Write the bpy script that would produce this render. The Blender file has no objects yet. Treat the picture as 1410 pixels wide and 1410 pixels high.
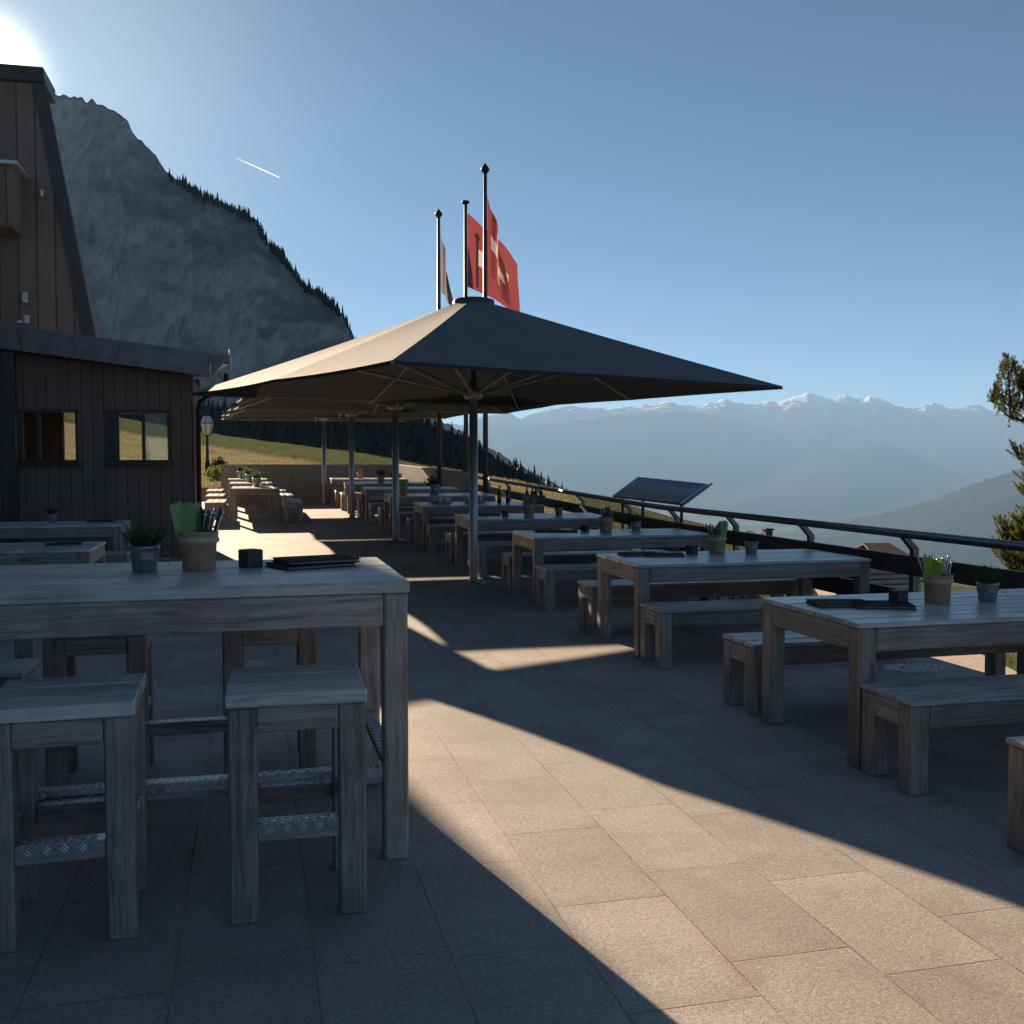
import bpy, bmesh, math, random
from mathutils import Vector, Matrix, noise
random.seed(7)
rad = math.radians
scene = bpy.context.scene
COL = scene.collection

# ------------------------------------------------------------------ camera
EYE = 1.56; FPX = 1410.0; CXY = 705.0
YAW, PITCH = rad(14.116), rad(2.761)
FW = Vector((math.sin(YAW)*math.cos(PITCH), math.cos(YAW)*math.cos(PITCH), -math.sin(PITCH)))
RT = Vector((math.cos(YAW), -math.sin(YAW), 0))
UP = RT.cross(FW)
def at(u, v, D):
    """point at depth D seen at pixel (u, v) of the 1410 px photograph"""
    d = RT*((u-CXY)/FPX) - UP*((v-CXY)/FPX) + FW
    return Vector((0, 0, EYE)) + d*D
cam = bpy.data.cameras.new('camera'); cam.lens = 24; cam.sensor_width = 24
cam.clip_start = .1; cam.clip_end = 200000
camo = bpy.data.objects.new('camera', cam); COL.objects.link(camo)
camo.matrix_world = Matrix(((RT.x, UP.x, -FW.x, 0), (RT.y, UP.y, -FW.y, 0), (RT.z, UP.z, -FW.z, EYE), (0, 0, 0, 1)))
scene.camera = camo

# ------------------------------------------------------------------ light
SUN_AZ, SUN_EL = rad(-13.0), rad(18.3)
SDIR = Vector((math.sin(SUN_AZ)*math.cos(SUN_EL), math.cos(SUN_AZ)*math.cos(SUN_EL), math.sin(SUN_EL)))
sl = bpy.data.lights.new('sun', 'SUN'); sl.energy = 5.0; sl.angle = rad(.5); sl.color = (1, .78, .55)
so = bpy.data.objects.new('sun', sl); COL.objects.link(so)
so.rotation_euler = (-SDIR).to_track_quat('-Z', 'Y').to_euler()
W = bpy.data.worlds.new('World'); scene.world = W; W.use_nodes = True
nt = W.node_tree; nt.nodes.clear()
def wn(t): return nt.nodes.new(t)
sky = wn('ShaderNodeTexSky'); sky.sky_type = 'NISHITA'; sky.sun_disc = False
sky.sun_elevation = SUN_EL; sky.sun_rotation = SUN_AZ
sky.altitude = 1500; sky.air_density = .44; sky.dust_density = 0.3; sky.ozone_density = 2.2
bg = wn('ShaderNodeBackground'); bg.inputs['Strength'].default_value = .05
# aureole of the low sun: a smooth glow in the air round its direction
tc = wn('ShaderNodeTexCoord'); dp = wn('ShaderNodeVectorMath'); dp.operation = 'DOT_PRODUCT'
nrm = wn('ShaderNodeVectorMath'); nrm.operation = 'NORMALIZE'
nt.links.new(tc.outputs['Generated'], nrm.inputs[0]); nt.links.new(nrm.outputs[0], dp.inputs[0]); dp.inputs[1].default_value = SDIR
def pw(e, k):
    m0 = wn('ShaderNodeMath'); m0.operation = 'MAXIMUM'; nt.links.new(dp.outputs['Value'], m0.inputs[0]); m0.inputs[1].default_value = 0
    m = wn('ShaderNodeMath'); m.operation = 'POWER'; nt.links.new(m0.outputs[0], m.inputs[0]); m.inputs[1].default_value = e
    m2 = wn('ShaderNodeMath'); m2.operation = 'MULTIPLY'; nt.links.new(m.outputs[0], m2.inputs[0]); m2.inputs[1].default_value = k
    return m2
a1, a2 = pw(2200, 2.5), pw(50, .075)
ad = wn('ShaderNodeMath'); nt.links.new(a1.outputs[0], ad.inputs[0]); nt.links.new(a2.outputs[0], ad.inputs[1])
bg2 = wn('ShaderNodeBackground'); bg2.inputs['Color'].default_value = (1, .93, .84, 1)
nt.links.new(ad.outputs[0], bg2.inputs['Strength'])
tint = wn('ShaderNodeMix'); tint.data_type = 'RGBA'; tint.blend_type = 'MULTIPLY'; tint.inputs[0].default_value = 1
nt.links.new(sky.outputs[0], tint.inputs[6]); tint.inputs[7].default_value = (.56, .735, .69, 1)
nt.links.new(tint.outputs[2], bg.inputs['Color'])
ash = wn('ShaderNodeAddShader'); nt.links.new(bg.outputs[0], ash.inputs[0]); nt.links.new(bg2.outputs[0], ash.inputs[1])
wo = wn('ShaderNodeOutputWorld'); nt.links.new(ash.outputs[0], wo.inputs['Surface'])
vs = scene.view_settings; vs.view_transform = 'Standard'; vs.look = 'None'; vs.gamma = 1; vs.exposure = 1.66; vs.use_curve_mapping = False
scene.cycles.max_bounces = 8; scene.cycles.transparent_max_bounces = 16
scene.cycles.volume_bounces = 0

# ------------------------------------------------------------------ materials
class NT:
    def __init__(s, name):
        s.m = bpy.data.materials.new(name); s.m.use_nodes = True; s.t = s.m.node_tree
        s.b = s.t.nodes['Principled BSDF']; s.o = s.t.nodes['Material Output']
    def n(s, t, **k):
        x = s.t.nodes.new(t)
        for a, b in k.items():
            if a.startswith('i_'):
                key = a[2:]; key = int(key) if key.isdigit() else key.replace('_', ' ')
                s.set(x.inputs[key], b)
            else: setattr(x, a, b)
        return x
    def set(s, sock, v):
        if hasattr(v, 'outputs'): v = v.outputs[0]
        if hasattr(v, 'is_output'): s.t.links.new(v, sock)
        else: sock.default_value = v
    def p(s, **k):
        for a, b in k.items(): s.set(s.b.inputs[a.replace('_', ' ')], b)
        return s
    def noise(s, vec, scale, detail=4, rough=.55, w=None, dist=0):
        x = s.n('ShaderNodeTexNoise'); x.inputs['Scale'].default_value = scale
        x.inputs['Detail'].default_value = detail; x.inputs['Roughness'].default_value = rough; x.inputs['Distortion'].default_value = dist
        if w is not None: x.noise_dimensions = '4D'; s.set(x.inputs['W'], w)
        if vec is not None: s.set(x.inputs['Vector'], vec)
        return x.outputs['Fac']
    def math(s, op, a, b=0., c=0.):
        x = s.n('ShaderNodeMath', operation=op); s.set(x.inputs[0], a); s.set(x.inputs[1], b); s.set(x.inputs[2], c); return x.outputs[0]
    def ramp(s, f, stops):
        x = s.n('ShaderNodeValToRGB'); e = x.color_ramp.elements
        while len(e) < len(stops): e.new(.5)
        for i, (pz, c) in enumerate(stops):
            e[i].position = pz; e[i].color = (*c, 1) if len(c) == 3 else c
        s.set(x.inputs[0], f); return x.outputs[0]
    def mix(s, f, a, b, kind='MIX'):
        x = s.n('ShaderNodeMix', data_type='RGBA', blend_type=kind)
        s.set(x.inputs[0], f); s.set(x.inputs[6], a if not isinstance(a, tuple) else (*a, 1)); s.set(x.inputs[7], b if not isinstance(b, tuple) else (*b, 1))
        return x.outputs[2]
    def bump(s, h, st=.3, d=.01):
        x = s.n('ShaderNodeBump'); x.inputs['Strength'].default_value = st; x.inputs['Distance'].default_value = d
        s.set(x.inputs['Height'], h); s.set(s.b.inputs['Normal'], x.outputs[0])
    def vec(s, kind='Object'): return s.n('ShaderNodeTexCoord').outputs[kind]
    def scale(s, v, sc):
        x = s.n('ShaderNodeVectorMath', operation='MULTIPLY'); s.set(x.inputs[0], v); x.inputs[1].default_value = sc; return x.outputs[0]
    def attr(s, name): return s.n('ShaderNodeAttribute', attribute_name=name).outputs['Fac']
    def objrnd(s): return s.n('ShaderNodeObjectInfo').outputs['Random']
def g3(v): return (v, v, v)
def wood(name, axis, c_dark, c_mid, c_light, rough=.6):
    N = NT(name); v = N.vec()
    w = N.math('ADD', N.math('MULTIPLY', N.attr('rnd'), 37.), N.math('MULTIPLY', N.objrnd(), 61.))
    wv = N.n('ShaderNodeTexNoise', noise_dimensions='4D'); wv.inputs['Scale'].default_value = 3.2; N.set(wv.inputs['Vector'], v); N.set(wv.inputs['W'], w)
    dv = N.n('ShaderNodeVectorMath', operation='MULTIPLY_ADD'); N.set(dv.inputs[0], wv.outputs['Color']); dv.inputs[1].default_value = (.045,)*3; N.set(dv.inputs[2], v)
    s1 = [55.]*3; s1[axis] = 1.6
    s2 = [260.]*3; s2[axis] = 6.
    gr = N.noise(N.scale(dv.outputs[0], s1), 1., 3, .6, w)
    fi = N.noise(N.scale(dv.outputs[0], s2), 1., 2, .5, w)
    bl = N.noise(v, 4.5, 3, .6, w)
    f = N.math('ADD', N.math('MULTIPLY', gr, .62), N.math('MULTIPLY', fi, .38))
    col = N.ramp(f, [(.33, c_dark), (.5, c_mid), (.68, c_light)])
    tone = N.math('MULTIPLY_ADD', N.attr('rnd'), .45, .78)
    tn = N.n('ShaderNodeCombineColor'); [N.set(tn.inputs[i], tone) for i in range(3)]
    col = N.mix(1., col, tn.outputs[0], 'MULTIPLY')
    s3 = [6.5]*3; s3[axis] = 1.9
    kn = N.n('ShaderNodeTexVoronoi', voronoi_dimensions='4D'); kn.inputs['Scale'].default_value = 1.; N.set(kn.inputs['Vector'], N.scale(dv.outputs[0], s3)); N.set(kn.inputs['W'], w)
    col = N.mix(N.ramp(kn.outputs['Distance'], [(.06, g3(.8)), (.15, g3(0))]), col, tuple(x*.6 for x in c_dark))
    col = N.mix(N.ramp(bl, [(.45, g3(0)), (.75, g3(.55))]), col, tuple(x*.55 for x in c_dark))
    N.p(Base_Color=col, Roughness=N.ramp(f, [(.3, g3(rough-.02)), (.7, g3(rough-.20))]))
    N.b.inputs['Specular IOR Level'].default_value = .5
    N.bump(f, .4, .003); return N.m
WC = ((.135, .104, .088), (.33, .27, .235), (.48, .415, .372))
WX, WY, WZ = (wood('weathered_wood_'+'xyz'[i], i, *WC) for i in range(3))
WT = wood('bleached_sky_lit_top', 0, (.24, .23, .22), (.54, .53, .515), (.70, .69, .675), .42)  # bleached tops, with the sky's reflection also put into the pale colour
DW = ((.030, .022, .017), (.060, .046, .036), (.095, .074, .058))
DX, DY, DZ = (wood('dark_wood_'+'xyz'[i], i, *DW) for i in range(3))

def plain(name, c, rough=.6, metal=0., spec=.4, nscale=30., namp=.25, bump=.1, bd=.002):
    N = NT(name); f = N.noise(N.vec(), nscale, 4, .6)
    col = N.mix(N.ramp(f, [(.3, g3(0)), (.7, g3(1))]), tuple(x*(1-namp) for x in c), tuple(min(1, x*(1+namp)) for x in c))
    N.p(Base_Color=col, Roughness=rough, Metallic=metal); N.b.inputs['Specular IOR Level'].default_value = spec
    if bump: N.bump(f, bump, bd)
    return N.m
STEEL = plain('brushed_steel', (.36, .36, .36), .42, .85, namp=.12)
RAILM = plain('painted_rail_metal', (.11, .12, .135), .33, .7)
GALV = plain('galvanised_tread', (.62, .63, .64), .28, 1., nscale=60)
RIBM = plain('umbrella_frame_metal', (.42, .40, .38), .5, .3)
CAPM = plain('umbrella_cap', (.05, .06, .07), .6)
ZINC = plain('zinc_bucket', (.34, .36, .38), .42, .8, nscale=40)
POTW = plain('wood_pot', (.46, .275, .165), .7, nscale=25)
POTB = plain('wood_pot_band', (.52, .40, .30), .7, nscale=25)
TWINE = plain('twine', (.36, .27, .17), .9)
NAPK = plain('green_napkin', (.24, .36, .15), .85, nscale=90, bump=.3)
NAPL = plain('lime_napkin', (.45, .60, .07), .85, nscale=90, bump=.3)
CUTM = plain('cutlery_metal', (.5, .5, .5), .22, 1., bump=0)
CUTB = plain('cutlery_handle', (.03, .03, .035), .35, bump=0)
MENU = plain('menu_leather', (.022, .017, .017), .8, 0., .12, nscale=150, bump=.4)
CUBE = plain('slate_cube', (.060, .058, .056), .55, nscale=50)
SOIL = plain('potting_soil', (.03, .022, .015), .95)
CONC = plain('board_concrete', (.26, .245, .225), .85, nscale=9, namp=.22, bump=.25, bd=.006)
FASC = plain('fascia_cladding', (.17, .155, .155), .42, .25, nscale=5, namp=.28, bump=.1)
LITE = plain('pale_metal', (.55, .53, .50), .4, .5)
BLKM = plain('black_iron', (.02, .02, .022), .45, .3)
ROOFR = plain('red_brown_roof', (.075, .038, .034), .8)
ROCKS = plain('pebbles', (.72, .70, .67), .85, nscale=60)
BARK = plain('bark', (.10, .065, .045), .9, nscale=20, bump=.6, bd=.02)
LAMPG = plain('lamp_glass', (.62, .60, .55), .15, spec=.6, bump=0)
PANELF = plain('panel_frame', (.16, .17, .18), .35, .8)

def leafmat(name, c1, c2, tr=.45):
    N = NT(name); f = N.attr('rnd')
    col = N.mix(f, c1, c2); N.p(Base_Color=col, Roughness=.6); N.b.inputs['Specular IOR Level'].default_value = .25
    t = N.n('ShaderNodeBsdfTranslucent'); N.set(t.inputs['Color'], N.mix(.5, col, tuple(min(1, x*1.3) for x in c2)))
    mx = N.n('ShaderNodeMixShader'); mx.inputs[0].default_value = tr
    N.set(mx.inputs[1], N.b.outputs[0]); N.set(mx.inputs[2], t.outputs[0]); N.set(N.o.inputs['Surface'], mx.outputs[0]); return N.m
HERB = leafmat('herb_leaves', (.035, .06, .02), (.09, .13, .05))
NEED = leafmat('pine_needles', (.045, .060, .018), (.13, .135, .035), .42)
SHRUB = leafmat('shrub_leaves', (.06, .10, .02), (.17, .22, .05))
DBUSH = leafmat('dark_bush_leaves', (.014, .018, .012), (.03, .035, .02), .1)
GRASS = leafmat('grass_blades', (.12, .115, .045), (.30, .25, .12), .35)
GRASSG = leafmat('green_grass_blades', (.05, .066, .025), (.14, .15, .06), .3)
FLOW = leafmat('flower_petals', (.5, .10, .06), (.75, .62, .55), .3)
SPRU = leafmat('spruce_needles', (.012, .020, .012), (.032, .042, .022), .08)

def glassy(name, tint, refl=.12, body=0.):
    N = NT(name); tr = N.n('ShaderNodeBsdfTransparent'); tr.inputs[0].default_value = (*tint, 1)
    gl = N.n('ShaderNodeBsdfGlossy'); gl.inputs['Roughness'].default_value = .02
    lw = N.n('ShaderNodeFresnel'); lw.inputs['IOR'].default_value = 1.5
    mx = N.n('ShaderNodeMixShader'); N.set(mx.inputs[0], N.math('ADD', lw.outputs[0], refl-.04)); N.set(mx.inputs[1], tr.outputs[0]); N.set(mx.inputs[2], gl.outputs[0])
    out = mx.outputs[0]
    if body:
        df = N.n('ShaderNodeBsdfDiffuse'); df.inputs[0].default_value = (.78, .80, .80, 1)
        m2 = N.n('ShaderNodeMixShader'); m2.inputs[0].default_value = body; N.set(m2.inputs[1], out); N.set(m2.inputs[2], df.outputs[0]); out = m2.outputs[0]
    N.set(N.o.inputs['Surface'], out); return N.m
PANE = glassy('window_glass', (.9, .92, .9), .0)
PANEF = glassy('pale_window_glass', (.8, .85, .82), .0, .22)  # clear glass with a pale diffuse share mixed in
DRINK = glassy('drinking_glass', (.85, .9, .92), .5, .62)  # white body mixed in, standing for sky and sun glints on the glass
BOTG = plain('dark_bottle_glass', (.012, .014, .012), .08, spec=.6, bump=0)

def floor_mat():
    N = NT('granite_slabs'); v = N.vec(); sp = N.n('ShaderNodeSeparateXYZ'); N.set(sp.inputs[0], v)
    rw = N.math('DIVIDE', N.math('ADD', sp.outputs[0], .255), .42)
    row = N.math('FLOOR', rw)
    wnz = N.n('ShaderNodeTexWhiteNoise', noise_dimensions='1D'); N.set(wnz.inputs['W'], row)
    yy = N.math('DIVIDE', N.math('ADD', sp.outputs[1], N.math('MULTIPLY', wnz.outputs['Value'], 3.)), .72)
    col = N.math('FLOOR', yy)
    fx = N.math('FRACT', rw); fy = N.math('FRACT', yy)
    dx = N.math('MULTIPLY', N.math('MINIMUM', fx, N.math('SUBTRACT', 1., fx)), .42)
    dy = N.math('MULTIPLY', N.math('MINIMUM', fy, N.math('SUBTRACT', 1., fy)), .72)
    wob = N.math('MULTIPLY', N.math('SUBTRACT', N.noise(v, 14., 3), .5), .006)
    d = N.math('ADD', N.math('MINIMUM', dx, dy), wob)
    joint = N.ramp(d, [(.001, g3(1)), (.0042, g3(0))])
    rim = N.ramp(d, [(.0, g3(1)), (.085, g3(0))])
    cb = N.n('ShaderNodeCombineXYZ'); N.set(cb.inputs[0], row); N.set(cb.inputs[1], col)
    w2 = N.n('ShaderNodeTexWhiteNoise', noise_dimensions='2D'); N.set(w2.inputs['Vector'], cb.outputs[0])
    slab = w2.outputs['Value']
    sp1 = N.noise(v, 170., 3, .75); sp2 = N.noise(v, 62., 4, .7); big = N.noise(v, 1.3, 5, .6); med = N.noise(v, 7., 4, .6)
    vor = N.n('ShaderNodeTexVoronoi'); vor.inputs['Scale'].default_value = 210.; N.set(vor.inputs['Vector'], v)
    vc = N.n('ShaderNodeSeparateColor'); N.set(vc.inputs[0], vor.outputs['Color'])
    f = N.math('ADD', N.math('MULTIPLY', sp1, .5), N.math('MULTIPLY', sp2, .5))
    c = N.ramp(f, [(.34, (.225, .196, .174)), (.5, (.390, .346, .312)), (.66, (.53, .48, .436))])
    grain = N.ramp(vc.outputs[0], [(.0, (.66, .65, .64)), (.25, (.93, .93, .93)), (.8, (1.04, 1.04, 1.04)), (1., (1.32, 1.30, 1.26))])
    c = N.mix(.75, c, grain, 'MULTIPLY')
    tone = N.math('ADD', N.math('MULTIPLY_ADD', slab, .20, .84), N.math('MULTIPLY', N.math('SUBTRACT', big, .5), .75))
    tn = N.n('ShaderNodeCombineColor'); [N.set(tn.inputs[i], tone) for i in range(3)]
    c = N.mix(1., c, tn.outputs[0], 'MULTIPLY')
    rust = N.math('MULTIPLY', N.ramp(rim, [(.3, g3(0)), (1., g3(.42))]), N.ramp(N.noise(v, 1.1, 5), [(.50, g3(0)), (.66, g3(1))]))
    c = N.mix(rust, c, (.26, .15, .085))
    c = N.mix(N.ramp(med, [(.6, g3(0)), (.8, g3(.35))]), c, (.13, .115, .10))
    stn = N.ramp(N.noise(v, 2.7, 6, .68, dist=.6), [(.50, g3(0)), (.72, g3(.36))])
    c = N.mix(stn, c, (.165, .140, .118))
    dot = N.ramp(N.noise(v, 26., 2, .5), [(.775, g3(0)), (.79, g3(1))])
    c = N.mix(N.math('MULTIPLY', dot, .7), c, (.05, .042, .035))
    lim = N.ramp(N.noise(v, 90., 2, .5), [(.735, g3(0)), (.76, g3(1))])
    c = N.mix(N.math('MULTIPLY', lim, .5), c, (.6, .58, .55))
    c = N.mix(N.math('MULTIPLY', joint, N.math('MULTIPLY_ADD', N.ramp(N.noise(v, 1.6, 3), [(.4, g3(0)), (.6, g3(1))]), .5, .28)), c, (.06, .05, .042))
    N.p(Base_Color=c, Roughness=N.ramp(sp2, [(.35, g3(.85)), (.7, g3(.62))]))
    N.b.inputs['Specular IOR Level'].default_value = .3
    h = N.math('SUBTRACT', N.math('ADD', N.math('MULTIPLY', sp1, .30), N.math('MULTIPLY', sp2, .22)), N.math('MULTIPLY', joint, .22))
    h = N.math('ADD', h, N.math('MULTIPLY', vc.outputs[1], .10))
    N.bump(h, .85, .006); return N.m
FLOOR = floor_mat()

def fabric_mat():
    N = NT('canopy_fabric'); v = N.vec(); f = N.noise(v, 2.2, 4); fine = N.noise(v, 600., 1)
    col = N.mix(f, (.118, .122, .128), (.150, .154, .160))
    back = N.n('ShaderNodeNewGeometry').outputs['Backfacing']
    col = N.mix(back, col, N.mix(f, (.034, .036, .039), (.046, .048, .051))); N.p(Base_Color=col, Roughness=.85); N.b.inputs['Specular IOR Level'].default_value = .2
    N.bump(N.math('ADD', N.math('MULTIPLY', N.noise(N.scale(v, (1, 1, .3)), 3.5, 3), 1.), N.math('MULTIPLY', fine, .02)),   .16, .05)
    t = N.n('ShaderNodeBsdfTranslucent'); t.inputs[0].default_value = (.10, .10, .10, 1)
    mx = N.n('ShaderNodeMixShader'); mx.inputs[0].default_value = .04
    N.set(mx.inputs[1], N.b.outputs[0]); N.set(mx.inputs[2], t.outputs[0]); N.set(N.o.inputs['Surface'], mx.outputs[0]); return N.m
FABRIC = fabric_mat()

def boards(name, axis, pitch, dark, light, rough=.75):
    """vertical boarding: grooves every `pitch` metres along `axis`"""
    N = NT(name); v = N.vec(); sp = N.n('ShaderNodeSeparateXYZ'); N.set(sp.inputs[0], v)
    q = N.math('DIVIDE', sp.outputs[axis], pitch); fr = N.math('FRACT', q)
    wnz = N.n('ShaderNodeTexWhiteNoise', noise_dimensions='1D'); N.set(wnz.inputs['W'], N.math('FLOOR', q))
    g = N.ramp(N.math('MINIMUM', fr, N.math('SUBTRACT', 1., fr)), [(.02, g3(0)), (.07, g3(1))])
    s = [40, 40, 40]; s[2] = 1.4
    gr = N.noise(N.scale(v, s), 1., 4, .6); bl = N.noise(v, 1.7, 4)
    f = N.math('ADD', N.math('MULTIPLY', gr, .5), N.math('ADD', N.math('MULTIPLY', wnz.outputs['Value'], .3), N.math('MULTIPLY', bl, .25)))
    c = N.ramp(f, [(.3, dark), (.75, light)])
    c = N.mix(g, tuple(x*.55 for x in dark), c)
    N.p(Base_Color=c, Roughness=rough); N.b.inputs['Specular IOR Level'].default_value = .25
    N.bump(N.math('ADD', N.math('MULTIPLY', g, .8), N.math('MULTIPLY', gr, .3)), .6, .01); return N.m
WALLB = boards('dark_wall_boards', 0, .16, (.165, .115, .094), (.205, .147, .122))
ROOFB = boards('steep_roof_shingles', 0, .33, (.18, .128, .102), (.25, .182, .148))

def terrain_mat(name, fn):
    N = NT(name); fn(N)
    if name != 'panorama_print': N.b.inputs['Specular IOR Level'].default_value = 0
    return N.m
def meadow_fn(N):
    v = N.n('ShaderNodeNewGeometry').outputs['Position']
    b = N.attr('band')
    n1 = N.noise(v, .35, 5, .65); n2 = N.math('ADD', N.math('MULTIPLY', N.noise(v, 2.2, 4, .7), .5), N.math('MULTIPLY', N.noise(v, .7, 5, .75), .5)); n3 = N.noise(v, 9., 3, .7)
    dry = N.ramp(n2, [(.32, (.13, .115, .065)), (.5, (.29, .25, .15)), (.68, (.50, .44, .31))])
    grn = N.ramp(n2, [(.34, (.050, .064, .030)), (.5, (.115, .130, .062)), (.68, (.22, .225, .12))])
    f = N.ramp(N.math('ADD', b, N.math('MULTIPLY', N.math('SUBTRACT', n1, .5), .7)), [(.35, g3(0)), (.6, g3(1))])
    c = N.mix(f, dry, grn)
    c = N.mix(N.math('MULTIPLY', N.ramp(n3, [(.66, g3(0)), (.72, g3(1))]), N.math('MULTIPLY', N.math('SUBTRACT', 1., f), .5)), c, (.6, .56, .46))
    c = N.mix(N.math('MULTIPLY', N.attr('ditch'), .75), c, (.07, .055, .035))
    N.p(Base_Color=c, Roughness=.9); N.b.inputs['Specular IOR Level'].default_value = .1
    N.bump(N.math('ADD', n2, N.math('MULTIPLY', n3, .6)), 1., .25)
MEADOW = terrain_mat('meadow_grass', meadow_fn)
def rock_fn(N):
    v = N.n('ShaderNodeNewGeometry').outputs['Position']
    st = N.noise(N.scale(v, (.020, .020, .0035)), 1., 6, .7); n1 = N.noise(v, .006, 6, .6); n2 = N.noise(v, .04, 4, .65)
    c = N.ramp(st, [(.3, (.40, .35, .32)), (.5, (.53, .475, .435)), (.7, (.63, .575, .53))])
    c = N.mix(N.ramp(n2, [(.45, g3(0)), (.65, g3(.6))]), c, (.27, .245, .225))
    nz = N.n('ShaderNodeSeparateXYZ'); N.set(nz.inputs[0], N.n('ShaderNodeNewGeometry').outputs['Normal'])
    veg = N.ramp(N.math('ADD', N.math('MULTIPLY', nz.outputs[2], .75), N.math('SUBTRACT', n1, .5)), [(.40, g3(0)), (.62, g3(.62))])
    c = N.mix(veg, c, N.mix(n2, (.15, .15, .115), (.24, .23, .185)))
    N.p(Base_Color=c, Roughness=.92); N.b.inputs['Specular IOR Level'].default_value = .15
    n4 = N.noise(N.scale(v, (.11, .11, .03)), 1., 5, .75); c2 = N.mix(N.ramp(n4, [(.36, g3(.5)), (.5, g3(0))]), c, (.20, .18, .168))
    N.p(Base_Color=c2)
    N.bump(N.math('ADD', st, N.math('ADD', N.math('MULTIPLY', n2, .5), N.math('MULTIPLY', n4, .55))), 1., 16.)
ROCK = terrain_mat('cliff_rock', rock_fn)
def hill_fn(N):
    v = N.n('ShaderNodeNewGeometry').outputs['Position']; n = N.noise(v, .05, 5, .7)
    N.p(Base_Color=N.ramp(n, [(.3, (.014, .020, .014)), (.7, (.038, .045, .026))]), Roughness=.95)
    N.bump(n, 1., 4.)
HILL = terrain_mat('forest_floor', hill_fn)
def range_fn(N):
    v = N.n('ShaderNodeNewGeometry').outputs['Position']; s = N.attr('alt')
    n = N.noise(v, .0011, 6, .65); n2 = N.noise(v, .0045, 5, .65)
    c = N.ramp(n, [(.35, (.022, .03, .025)), (.65, (.05, .056, .045))])
    rockc = N.ramp(n2, [(.3, (.07, .068, .066)), (.7, (.14, .135, .13))])
    c = N.mix(N.ramp(N.math('ADD', s, N.math('MULTIPLY', N.math('SUBTRACT', n, .5), .25)), [(.62, g3(0)), (.8, g3(1))]), c, rockc)
    sn = N.math('ADD', s, N.math('MULTIPLY', N.math('SUBTRACT', n2, .5), .75))
    c = N.mix(N.ramp(sn, [(.83, g3(0)), (.88, g3(1))]), c, (.88, .90, .93))
    N.p(Base_Color=c, Roughness=.9); N.bump(n2, .5, 60.)
RANGE = terrain_mat('mountain_range', range_fn)
def valley_fn(N):
    v = N.n('ShaderNodeNewGeometry').outputs['Position']; n = N.noise(v, .0013, 6, .7)
    N.p(Base_Color=N.ramp(n, [(.35, (.03, .045, .025)), (.5, (.09, .11, .05)), (.7, (.20, .19, .14))]), Roughness=.95)
VALLEY = terrain_mat('valley_ground', valley_fn)

def flag_mat(name, fn, tr=.28):
    N = NT(name); uv = N.vec('UV'); sp = N.n('ShaderNodeSeparateXYZ'); N.set(sp.inputs[0], uv)
    col = fn(N, sp.outputs[0], sp.outputs[1]); N.p(Base_Color=col, Roughness=.75)
    t = N.n('ShaderNodeBsdfTranslucent'); N.set(t.inputs['Color'], col)
    mx = N.n('ShaderNodeMixShader'); mx.inputs[0].default_value = tr
    N.set(mx.inputs[1], N.b.outputs[0]); N.set(mx.inputs[2], t.outputs[0]); N.set(N.o.inputs['Surface'], mx.outputs[0]); return N.m
def rect(N, u, v, cu, cv, hu, hv):
    a = N.math('LESS_THAN', N.math('ABSOLUTE', N.math('SUBTRACT', u, cu)), hu)
    b = N.math('LESS_THAN', N.math('ABSOLUTE', N.math('SUBTRACT', v, cv)), hv)
    return N.math('MULTIPLY', a, b)
RED = (.30, .065, .07); WHT = (.58, .55, .51)
def swiss(N, u, v):
    f = N.math('MAXIMUM', rect(N, u, v, .5, .5, .10, .32), rect(N, u, v, .5, .5, .32, .10)); return N.mix(f, RED, WHT)
def emblem(N, u, v):
    c = N.mix(N.math('MAXIMUM', rect(N, u, v, .265, .50, .05, .12), rect(N, u, v, .70, .50, .10, .10)), RED, WHT)
    f = rect(N, u, v, .19, .58, .024, .36)
    du = N.math('SUBTRACT', u, .19); dv = N.math('SUBTRACT', v, .22)
    head = N.math('LESS_THAN', N.math('ADD', N.math('MULTIPLY', du, du), N.math('MULTIPLY', dv, dv)), .0028)
    return N.mix(N.math('MAXIMUM', f, head), c, (.06, .02, .03))
def palef(N, u, v): return N.mix(N.math('GREATER_THAN', u, .55), (.42, .41, .40), (.10, .09, .095))
FSWISS, FEMB, FPALE = flag_mat('swiss_flag_cloth', swiss), flag_mat('red_emblem_cloth', emblem), flag_mat('pale_flag_cloth', palef, .18)
def panel_fn(N):
    uv = N.vec('UV'); sp = N.n('ShaderNodeSeparateXYZ'); N.set(sp.inputs[0], uv)
    n = N.noise(N.scale(uv, (7, 2.4, 1)), 1., 5, .6)
    hgt = N.math('ADD', sp.outputs[1], N.math('MULTIPLY', N.math('SUBTRACT', n, .5), .4))
    c = N.ramp(hgt, [(.12, (.07, .09, .06)), (.36, (.13, .13, .13)), (.55, (.22, .26, .32)), (.68, (.10, .20, .38)), (1., (.05, .11, .24))])
    N.p(Base_Color=c, Roughness=.5); N.b.inputs['Specular IOR Level'].default_value = .12
PANELP = terrain_mat('panorama_print', panel_fn)

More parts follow.
